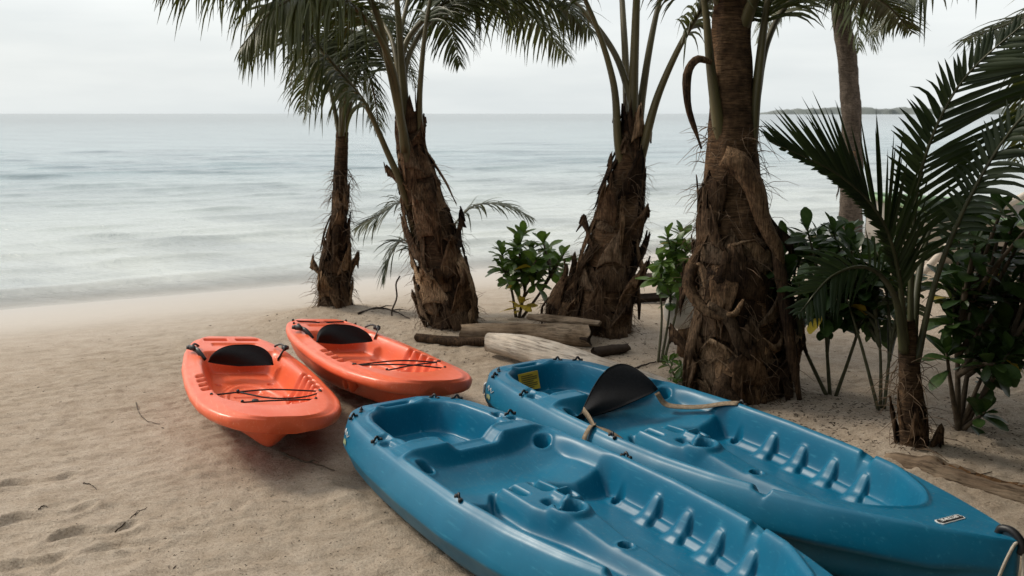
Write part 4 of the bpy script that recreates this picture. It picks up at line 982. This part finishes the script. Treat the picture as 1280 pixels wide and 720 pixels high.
# --- young palm beside the far blue kayak's bow
bF = at(1140, 578, 4.22); bF.z = g(bF.x, bF.y)
tF, _ = palm('young palm with slender trunk and wide dark fronds beside the bow of the blue kayak', bF, [bF, at(1141, 545, 4.22), at(1139, 490, 4.22), at(1136, 440, 4.22), at(1134, 400, 4.22)], [.062, .056, .048, .042, .03], 4, 2, 1, 37, mats=('sheath_dark', 'sheath_dark', 'sheath'), hmax=.5, fib=60)
FF = [dict(P=[(1132, 430, 4.2), (1124, 350, 4.15), (1102, 275, 4.05), (1050, 220, 3.95), (965, 178, 3.85)], nleaf=74, leaf=.44, start=.22, fwd=1.9, lift=.0, droop=.12, width=.022, up=(0, -1, .5), side_len=(.25, 1.0)),
      dict(P=[(1138, 440, 4.22), (1140, 320, 4.2), (1152, 210, 4.15), (1200, 105, 4.05), (1290, 20, 3.9)], nleaf=46, leaf=.54, start=.22, fwd=1.1, lift=.0, droop=.30, width=.024, up=(0, -1, .7), side_len=(.36, 1.1)),
      dict(P=[(1146, 450, 4.2), (1170, 350, 4.15), (1208, 255, 4.05), (1262, 165, 3.95), (1330, 95, 3.8)], nleaf=30, leaf=.30, start=.36, fwd=1.2, lift=.1, droop=.8, width=.024, up=(0, -1, 1.4), side_len=(.5, .8)),
      dict(P=[(1130, 440, 4.2), (1118, 370, 4.1), (1085, 335, 3.98), (1040, 345, 3.9), (1000, 390, 3.85)], nleaf=22, leaf=.22, start=.4, fwd=1.0, lift=.1, droop=.5, width=.022, up=(0, -1, .35)),
      dict(P=[(1140, 440, 4.25), (1148, 350, 4.4), (1165, 280, 4.6), (1200, 250, 4.8), (1240, 270, 4.95)], nleaf=26, leaf=.3, start=.35, fwd=.9, lift=.1, droop=.7, width=.03)]
for i, f_ in enumerate(FF):
    P = f_.pop('P'); frond(tF, [at(*p) for p in P], bF, r0=.017, r1=.003, seed=950 + i, mat='frond_dark', stalk='petiole_dark', single=True, **f_)

# ------------------------------------------------------------------ shrubs
def leaf_mesh(name, seed):
    rnd = random.Random(seed); V = []; nu, nv = 7, 5; bend = rnd.uniform(.10, .35); cup = rnd.uniform(.08, .22); tw = rnd.uniform(-.2, .2)
    for i in range(nu):
        t = i / (nu - 1); wv = .235 * (math.sin(math.pi * min(1, (t ** 1.55) * .93 + .02)) ** .75) + .012
        if i == nu - 1: wv = .05
        for j in range(nv):
            s = j / (nv - 1) * 2 - 1
            V.append((t, s * wv, cup * abs(s) * wv - bend * t * t + tw * s * wv * t + .012 * math.sin(t * 9 + s * 3)))
    return mesh_np(name, V, [tuple(f) for f in grid_faces(nu, nv)])
LEAVES = {m: [leaf_mesh('leaf', 11 * i + 3) for i in range(4)] for m in ('shrub', 'shrub_dark', 'leaf_yellow')}

def shrub(label, base, branches, seed, size=.12, mat='shrub', nl=12, stem='stem', r=.012, yellow=(), spread=1.0, name='beach_shrub'):
    """branches: list of lists of world points; a rosette of leaves at each end and some along the upper stem"""
    rnd = random.Random(seed); base = Vector(base); t = thing(name, label, 'shrub', base, 'leafy shrubs on the beach')
    for bi, P in enumerate(branches):
        C = spline([Vector(p) - base for p in P], 14)
        st_ = obj('stem', MB().add(*tube(C, [r * (1 - .6 * i / 13) for i in range(14)], 6, rough=.08, seed=bi)).mesh('stem'), M[stem], t)
        T = (C[-1] - C[-3]).normalized(); A = T.orthogonal().normalized(); B = T.cross(A)
        m = mat if bi not in yellow else 'leaf_yellow'
        k_n = nl + rnd.randint(-2, 3)
        for k in range(k_n):
            q = k / k_n; a = k * 2.399 + bi
            el = (.15 + 1.15 * q) * spread * rnd.uniform(.8, 1.2)
            d = (T * math.sin(el) + (A * math.cos(a) + B * math.sin(a)) * math.cos(el)).normalized()
            d = (d + Vector((rnd.uniform(-.2, .2), rnd.uniform(-.2, .2), rnd.uniform(-.25, .1)))).normalized()
            back = (1 - q) * .09 * rnd.uniform(.4, 1.3)
            p = C[-1] - T * back
            Yv = Vector((0, 0, 1)).cross(d); Yv = Yv.normalized() if Yv.length > .1 else Vector((1, 0, 0)); Zv = d.cross(Yv)
            if Zv.z < 0: Yv, Zv = -Yv, -Zv
            ro = rnd.uniform(-.5, .5); Y2 = Yv * math.cos(ro) + Zv * math.sin(ro); Z2 = d.cross(Y2)
            s_ = size * rnd.uniform(.45, 1.2) * (1.0 - .35 * q)
            mt = Matrix((d * s_, Y2 * s_, Z2 * s_)).transposed().to_4x4(); mt.translation = p
            mm = 'leaf_yellow' if rnd.random() < .025 and q < .4 else m
            o = obj('leaf', rnd.choice(LEAVES[mm]), M[mm], t); o.matrix_local = mt
    return t
rs = random.Random(77)
def bush(base_px, Yb, centre, half, n, Yr, rnd, mid=.5):
    """branch paths from a base pixel to points spread through an oval of pixels"""
    res = []
    b0 = at(*base_px, Yb); b0.z = gzf(b0.x, b0.y) - .02
    ns = 3; cen = at(*centre, Yb); mains = []
    for k in range(ns):
        top = cen + Vector(((k - 1) * half[0] * Yb / FPX * .75, rnd.uniform(-.12, .12), rnd.uniform(-.08, .02))); s_ = b0 + Vector(((k - 1) * .015, rnd.uniform(-.02, .02), 0))
        mains.append(spline([s_, s_.lerp(top, .5) + Vector((rnd.uniform(-.03, .03), 0, .02)), top], 9)); res.append([mains[-1][0], mains[-1][4], mains[-1][8]])
    for i in range(n):
        a = i * 2.399; rr = math.sqrt((i + .5) / n)
        e_ = at(centre[0] + half[0] * rr * math.cos(a), centre[1] + half[1] * rr * math.sin(a), Yb + rnd.uniform(*Yr))
        m_ = min(mains, key=lambda q: (q[8] - e_).length); st_ = m_[rnd.choice((4, 5, 6))]
        if e_.z < st_.z: st_ = m_[3]
        res.append([st_, st_.lerp(e_, .5) + Vector((0, 0, .02)), e_])
    return b0, res
b0, br = bush((648, 412), 6.95, (662, 325), (48, 34), 16, (-.22, .22), rs); y0 = at(652, 378, 6.85)
br.append([b0, b0.lerp(y0, .6), y0])
shrub('bright green shrub with a few yellow leaves between the leaning palm and the torn-stub palm', b0, br, 1, .145, 'shrub', 14, yellow=(len(br) - 1,))
b0, br = bush((826, 446), 5.75, (843, 330), (24, 48), 11, (-.2, .15), rs)
shrub('slender green shrub against the thick fibre-wrapped palm trunk', b0, br, 2, .125, 'shrub', 12, 'stem_green', .009)
b0, br = bush((1038, 508), 5.0, (1030, 340), (66, 66), 36, (-.25, .35), rs)
shrub('dark leafy shrub growing from thin stems right behind the thick palm', b0, br, 3, .15, 'shrub_dark', 12, 'stem_green', .011)
b0, br = bush((1102, 524), 4.75, (1098, 352), (55, 62), 26, (.1, .6), rs)
shrub('dark leafy shrub on thin stems behind the young palm', b0, br, 4, .14, 'shrub_dark', 11, 'stem_green', .010)
b0, br = bush((1198, 556), 4.45, (1255, 355), (80, 105), 44, (-.3, .35), rs)
b1 = [[b0, at(1190, 490, 4.4), at(1183, 440, 4.35)], [b0, at(1215, 500, 4.4), at(1235, 455, 4.35)], [b0, at(1212, 530, 4.4), at(1232, 515, 4.35)], [b0, at(1225, 500, 4.4), at(1262, 440, 4.3)]]
shrub('large dark glossy shrub spreading beside the young palm in front of the beached boat', b0, br + b1, 5, .16, 'shrub_dark', 12, 'stem', .016)
b0, br = bush((842, 478), 5.3, (843, 458), (12, 12), 3, (-.05, .05), rs)
shrub('tiny leafy seedling on the sand beside the thick palm base', b0, br, 6, .07, 'shrub', 7, 'stem_green', .004, name='seedling')

# ------------------------------------------------------------------ driftwood and other finds
def log(name, label, P, rad, mat, segs=18, rough=.06, n=30, end_mat=None, cat='log', hollow=False, seed=0):
    base = Vector(P[0]).lerp(Vector(P[-1]), .5); base.z = min(Vector(p).z for p in P)
    t = thing(name, label, cat, base)
    C = spline([Vector(p) - base for p in P], n); rr = np.interp(np.linspace(0, 1, n), np.linspace(0, 1, len(rad)), rad)
    V = []; T0 = (C[-1] - C[0]).normalized(); A = Vector((0, 0, 1)); A = (A - T0 * A.dot(T0)).normalized(); B = T0.cross(A)
    for i in range(n):
        for k in range(segs):
            a = 2 * math.pi * k / segs; f = float(fbm(math.cos(a) * 1.6 + seed, math.sin(a) * 1.6 + i * .12, 3, seed)); r = rr[i] * (1 + rough * f)
            off = T0 * (.03 * rough * 8 * math.sin(a * 3 + seed) * (i in (0, n - 1)) * rr[i] * 6)
            V.append(C[i] + off + A * (math.cos(a) * r) + B * (math.sin(a) * r))
    F = [tuple(f) for f in grid_faces(n, segs, True)]
    # ends: dished in
    for e_, rev in ((0, True), (n - 1, False)):
        c = len(V); dirn = T0 * (.02 if e_ == 0 else -.02) * (3 if hollow else 1)
        inner = []
        for k in range(segs):
            v = V[e_ * segs + k]; inner.append(len(V)); V.append(C[e_] + (v - C[e_]) * .72 + dirn)
        for k in range(segs):
            q = (e_ * segs + k, e_ * segs + (k + 1) % segs, inner[(k + 1) % segs], inner[k]); F.append(q if rev else q[::-1])
        F.append(tuple(inner[::-1]) if not rev else tuple(inner))
    o = obj('trunk', mesh_np(name, V, F), M[mat], t)
    if end_mat:
        o.data.materials.append(M[end_mat])
        m_ = len(o.data.polygons)
        for p in list(o.data.polygons)[(n - 1) * segs:]: p.material_index = 1
    return t
def gp(x, y, h=0): return Vector((x, y, gzf(x, y) + h))
# long bleached trunk lying along the far blue kayak
e0 = Vector((-.13, 6.02, 0)); dl = Vector((.665, -.70, 0)).normalized()
P = [e0 + dl * s for s in (0, .3, .6, .9, 1.2, 1.5, 1.9)]
for p, h in zip(P, (.085, .095, .09, .07, .035, -.02, -.12)): p.z = gzf(p.x, p.y) + h
log('driftwood_log', 'long smooth bleached driftwood trunk lying behind the blue kayak with backrest', P, [.062, .082, .086, .084, .08, .08, .08], 'pale_wood', 26, .09, 60, cat='log', seed=3)
# rotten hollow lying in the sand beyond the bow
def rotten_log():
    a, b = Vector((1.62, 4.12, 0)), Vector((2.80, 2.98, 0)); base = gp(2.1, 3.6); t = thing('rotten_log', 'half buried rotten log with rough brown hollow beside the kayak bow', 'log', base)
    T = (b - a).normalized(); B = Vector((T.y, -T.x, 0)); n, sg = 80, 40; V = []; hol = []
    for i in range(n):
        u = i / (n - 1); c = a.lerp(b, u); c.z = gzf(c.x, c.y) - .02 + .04 * u; r = .062 + .04 * u - .04 * max(0, .12 - u) * 6
        for k in range(sg):
            an = 2 * math.pi * k / sg; x_, z_ = math.sin(an), math.cos(an)
            f = 1 + .05 * float(fbm(an * 3.0, u * 5, 3, 91)) + .05 * math.sin(an * 9 + 2 * math.sin(u * 7))
            q = math.hypot((u - .26) / .15, (an if an < math.pi else an - 2 * math.pi) / .95 + .25); dp = 1 - float(ss(.72, .98, np.array(q)))
            f = f * (1 + .09 * math.exp(-((q - 1.05) / .12) ** 2)) - dp * (.48 + .10 * float(fbm(u * 60, an * 7, 3, 93))); hol.append(dp)
            V.append(c - base + B * (x_ * r * f) + Vector((0, 0, z_ * r * .85 * f)))
    F = grid_faces(n, sg, True)
    o = obj('trunk', mesh_np('rotten_log', V, [tuple(f) for f in F] + [tuple(range(sg))[::-1], tuple(range((n - 1) * sg, n * sg))]), M['log_wood'], t); o.data.materials.append(M['hollow'])
    for p_ in o.data.polygons:
        if sum(hol[v] for v in p_.vertices) / len(p_.vertices) > .35: p_.material_index = 1
rotten_log()
P = [at(578, 432, 6.35), at(640, 428, 6.3), at(700, 424, 6.2), at(738, 419, 6.1)]
for p, hh in zip(P, (.05, .055, .06, .075)): p.z = gzf(p.x, p.y) + hh
log('split_log', 'weathered brown split log with broken end at the torn-stub palm', P, [.045, .058, .068, .062], 'split_wood', 16, .14, 26, 'dark_wood', hollow=True, seed=5)
P = [at(660, 412, 6.4), at(700, 407, 6.3), at(750, 404, 6.2)]
for p in P: p.z = gzf(p.x, p.y) + .125
log('bark_slab', 'pale splintered bark slab lying on top of the split log', P, [.02, .03, .02], 'split_wood', 10, .25, 18, seed=6)
P = [at(520, 432, 6.35), at(570, 436, 6.25), at(612, 436, 6.2)]
for p in P: p.z = gzf(p.x, p.y) + .025
log('driftwood_plank', 'flat dark weathered timber at the foot of the leaning palm', P, [.028, .036, .03], 'sheath_dark', 12, .12, 18, seed=7)
P = [at(742, 458, 5.9), at(765, 447, 5.95), at(785, 437, 6.0)]
for p in P: p.z = gzf(p.x, p.y) + .03
log('charred_branch', 'short dark branch on the sand beside the bleached trunk', P, [.03, .035, .025], 'dark_wood', 10, .2, 16, cat='branch', seed=9)
# dark timbers beyond the torn-stub palm
for k, (a, b, r_) in enumerate((((790, 352, 8.2), (862, 346, 8.0), .05), ((785, 378, 8.2), (850, 372, 8.0), .045))):
    A_, B_ = at(*a), at(*b)
    o = obj('timber', MB().add(*tube([A_, A_.lerp(B_, .3), A_.lerp(B_, .7), B_], [r_, r_ * 1.05, r_, r_], 4, flat=.7)).mesh('timber', False), M['dark_wood']) if False else None
tm = thing('timber_trestle', 'low dark timber trestle on the sand behind the torn-stub palm', 'trestle', gp(1.12, 8.1))
bt = tm.location
for nm, a, b, r_ in (('rail', (778, 350, 8.1), (872, 344, 8.0), .045), ('rail', (782, 374, 8.1), (866, 369, 8.0), .04), ('post', (838, 344, 8.0), (838, 400, 8.0), .045), ('post', (792, 348, 8.15), (792, 402, 8.15), .045)):
    A_, B_ = at(*a) - bt, at(*b) - bt
    obj(nm, MB().add(*tube([A_, A_.lerp(B_, .33), A_.lerp(B_, .66), B_], [r_, r_ * .96, r_ * 1.03, r_], 4)).mesh(nm, False), M['dark_wood'], tm)
# white float propped on a stake
pb = at(851, 388, 5.9)
t = thing('float_buoy', 'worn off-white round float resting on a stake behind the thick palm', 'buoy', pb)
V = []; n1, n2 = 16, 20
for i in range(n1):
    th = math.pi * i / (n1 - 1)
    for j in range(n2): a = 2 * math.pi * j / n2; r_ = .105 * (1 + .03 * math.sin(3 * a + th * 2)) * (1 if i not in (0, n1 - 1) else 1); V.append((r_ * math.sin(th) * math.cos(a), r_ * math.sin(th) * math.sin(a), .115 * math.cos(th)))
obj('ball', mesh_np('ball', V, grid_faces(n1, n2, True)), M['buoy'], t)
obj('mooring_eye', MB().add(*tube(spline([(-.02, 0, .11), (-.018, 0, .135), (0, 0, .145), (.018, 0, .135), (.02, 0, .11)], 12), .008, 6)).mesh('mooring_eye'), M['buoy'], t)
s0 = gp(pb.x + .03, pb.y, -.1)
stk = thing('wooden_stake', 'short weathered wooden stake under the off-white float', 'stake', s0)
obj('shaft', MB().add(*tube([(0, 0, 0), (0, 0, .15), (.004, 0, max(.25, pb.z - s0.z - .13)), (.004, 0, max(.27, pb.z - s0.z - .105))], [.055, .05, .048, .04], 9, rough=.08, seed=4)).mesh('shaft'), M['sheath'], stk)

# beached boat
def boat():
    base = Vector((5.35, 9.7, gzf(5.35, 9.7))); t = thing('beached_boat', 'pale rowing boat with green gunwale pulled up on the sand behind the glossy shrub', 'boat', base); t.rotation_euler = (R(4), 0, R(-12))
    L_, n, segs = 3.6, 40, 13
    def rows(off, zoff=0.0):
        V = []
        for i in range(n):
            u = i / (n - 1) * 2 - 1; wv = (.62 - off) * (1 - abs(u) ** 2.6) + .03; h = .52 + .16 * u * u; rk = .16 * abs(u) ** 3
            for k in range(segs):
                s = k / (segs - 1) * 2 - 1
                V.append((u * L_ / 2 * (1 - off * .05), wv * math.copysign(abs(s) ** .8, s), zoff + off * .6 + rk + (h - rk - off * .6) * abs(s) ** 2.4))
        return V
    G = grid_faces(n, segs)
    o = obj('hull', mesh_np('hull', rows(0), G), M['boat_paint'], t)
    obj('lining', mesh_np('lining', rows(.035), G[:, ::-1]), M['boat_inside'], t)
    V = np.array(rows(0)).reshape(n, segs, 3)
    for s_ in (0, segs - 1):
        obj('gunwale', MB().add(*tube([tuple(v + np.array([0, 0, .012])) for v in V[:, s_]], .032, 6)).mesh('gunwale'), M['boat_green'], t)
    for xx in (-.7, .5):
        obj('thwart', MB().add([(xx - .12, -.52, .40), (xx + .12, -.52, .40), (xx + .12, .52, .40), (xx - .12, .52, .40), (xx - .12, -.52, .43), (xx + .12, -.52, .43), (xx + .12, .52, .43), (xx - .12, .52, .43)], [(3, 2, 1, 0), (4, 5, 6, 7), (0, 1, 5, 4), (1, 2, 6, 5), (2, 3, 7, 6), (3, 0, 4, 7)]).mesh('thwart', False), M['boat_inside'], t)
boat()
A_ = at(1205, 288, 9.1); A_.z = gzf(A_.x, A_.y) + .45; B_ = at(1330, 222, 9.3)
tag(obj('bamboo_pole', MB().add(*tube(spline([A_ + Vector((-.4, 0, -.45)), A_, A_.lerp(B_, .5) + Vector((0, 0, .03)), B_], 20), .035, 8)).mesh('bamboo_pole'), M['bleached']), 'pale pole leaning across the beached boat', 'pole')

# twigs
def twig(label, pts, r=.004, side=(), mat='dark_wood'):
    P = [at(px_, py_, 4.0) for px_, py_ in pts]; W = []
    for px_, py_ in pts:
        Yq = 4.0
        for _ in range(40):
            q = at(px_, py_, Yq); Yq *= 1 + .6 * (q.z - gzf(q.x, q.y) - r) / HCAM
        q = at(px_, py_, Yq); W.append(q)
    base = W[0].copy(); t = thing('twig', label, 'twig', base, 'twigs on the sand'); C = spline([q - base for q in W], 16)
    obj('stalk', MB().add(*tube([c_ + Vector((0, 0, .002 * math.sin(i * 1.7))) for i, c_ in enumerate(C)], [r * (1 - .6 * i / 15) for i in range(16)], 6, rough=.15)).mesh('stalk'), M[mat], t)
    for k, (i, dx, dy) in enumerate(side):
        obj('offshoot', MB().add(*tube([C[i], C[i] + Vector((dx * .5, dy * .5, .012)), C[i] + Vector((dx, dy, .006))], [r * .6, r * .5, r * .2], 5)).mesh('offshoot'), M[mat], t)
twig('straight thin dark twig lying on the open sand', [(144, 665), (158, 652), (170, 642), (184, 634)], .0028, ((9, .02, .03),))
twig('short hooked dark twig on the sand', [(104, 604), (112, 605), (118, 609), (121, 612)], .0026)
twig('thin curved pale stalk lying beyond the straight twig', [(170, 503), (174, 516), (184, 526), (200, 530)], .003, (), 'stem')
twig('long root running under the sand beside the orange kayak keel', [(352, 566), (372, 574), (395, 580), (418, 588)], .006, ((8, .05, -.02),), 'stem')
twig('tiny broken twig at the edge of the footprints', [(48, 637), (54, 632), (60, 634)], .0026)
twig('thin root looping out of the sand near the slim palm', [(448, 392), (470, 385), (490, 388), (512, 398)], .009, ((6, .1, .05), (10, .12, -.03)))
twig('branching root beside the young palm trunk', [(1165, 575), (1178, 588), (1186, 598), (1204, 596), (1240, 590)], .005, ((5, .06, .03), (11, .08, .02)))
twig('leafless twig below the thick palm', [(978, 548), (995, 540), (1012, 545), (1035, 552)], .004, ((6, .05, .04), (10, .04, -.04)))
twig('grey branch leaning on the sand behind the charred branch', [(770, 470), (800, 458), (820, 452)], .009)
# hanging black strip by the shoot
P = [at(500, 345, 7.2), at(495, 355, 7.2), at(496, 372, 7.2), at(490, 388, 7.2)]
P.append(gp(P[-1].x, 7.2))
tag(obj('vine', MB().add(*tube(spline(P, 16), .006, 6)).mesh('vine'), M['dark_wood']), 'thin dark vine dangling to the sand behind the orange kayak', 'vine')

# loose bark chips and leaf scraps, uncountable
b = MB(); rd = random.Random(5)
def chip(x, y, s):
    z = gzf(x, y); a = rd.uniform(0, 6.28); l, w_, h_ = s * rd.uniform(.8, 2.2), s * rd.uniform(.25, .6), s * rd.uniform(.1, .35); ca, sa = math.cos(a), math.sin(a); t_ = rd.uniform(-.3, .3)
    V = [(-l, -w_, 0), (l, -w_ * .6, t_ * l), (l * .8, w_, t_ * l), (-l * .7, w_ * .8, 0), (0, 0, h_ + s * .2)]
    b.add([(x + ca * p - sa * q, y + sa * p + ca * q, z + r_ + s * .05) for p, q, r_ in V], [(0, 1, 4), (1, 2, 4), (2, 3, 4), (3, 0, 4), (3, 2, 1, 0)])
for _ in range(1700): chip(rd.uniform(-3.4, 1.0), rd.uniform(2.4, 7.2), rd.choice((.002, .0025, .003, .0035, .006)) * rd.uniform(.6, 1.1))
for _ in range(1400): chip(rd.uniform(-1.3, .3), rd.uniform(2.35, 4.3), rd.uniform(.0015, .0042))
for cx, cy, sg, n_, sz in ((1.5, 4.75, .38, 900, .008), (1.9, 4.4, .45, 700, .007), (.7, 6.1, .5, 600, .009), (-.5, 6.5, .45, 400, .009), (-1.2, 7.3, .4, 250, .009), (2.4, 4.6, .7, 500, .007), (.95, 5.3, .35, 300, .008)):
    for _ in range(n_): chip(rd.gauss(cx, sg), rd.gauss(cy, sg * .7), sz * rd.uniform(.25, 1.0))
o = obj('bark_debris', b.mesh('bark_debris', False), M['debris']); o['kind'] = 'stuff'; o['label'] = 'dark bark chips and scraps scattered over the sand'
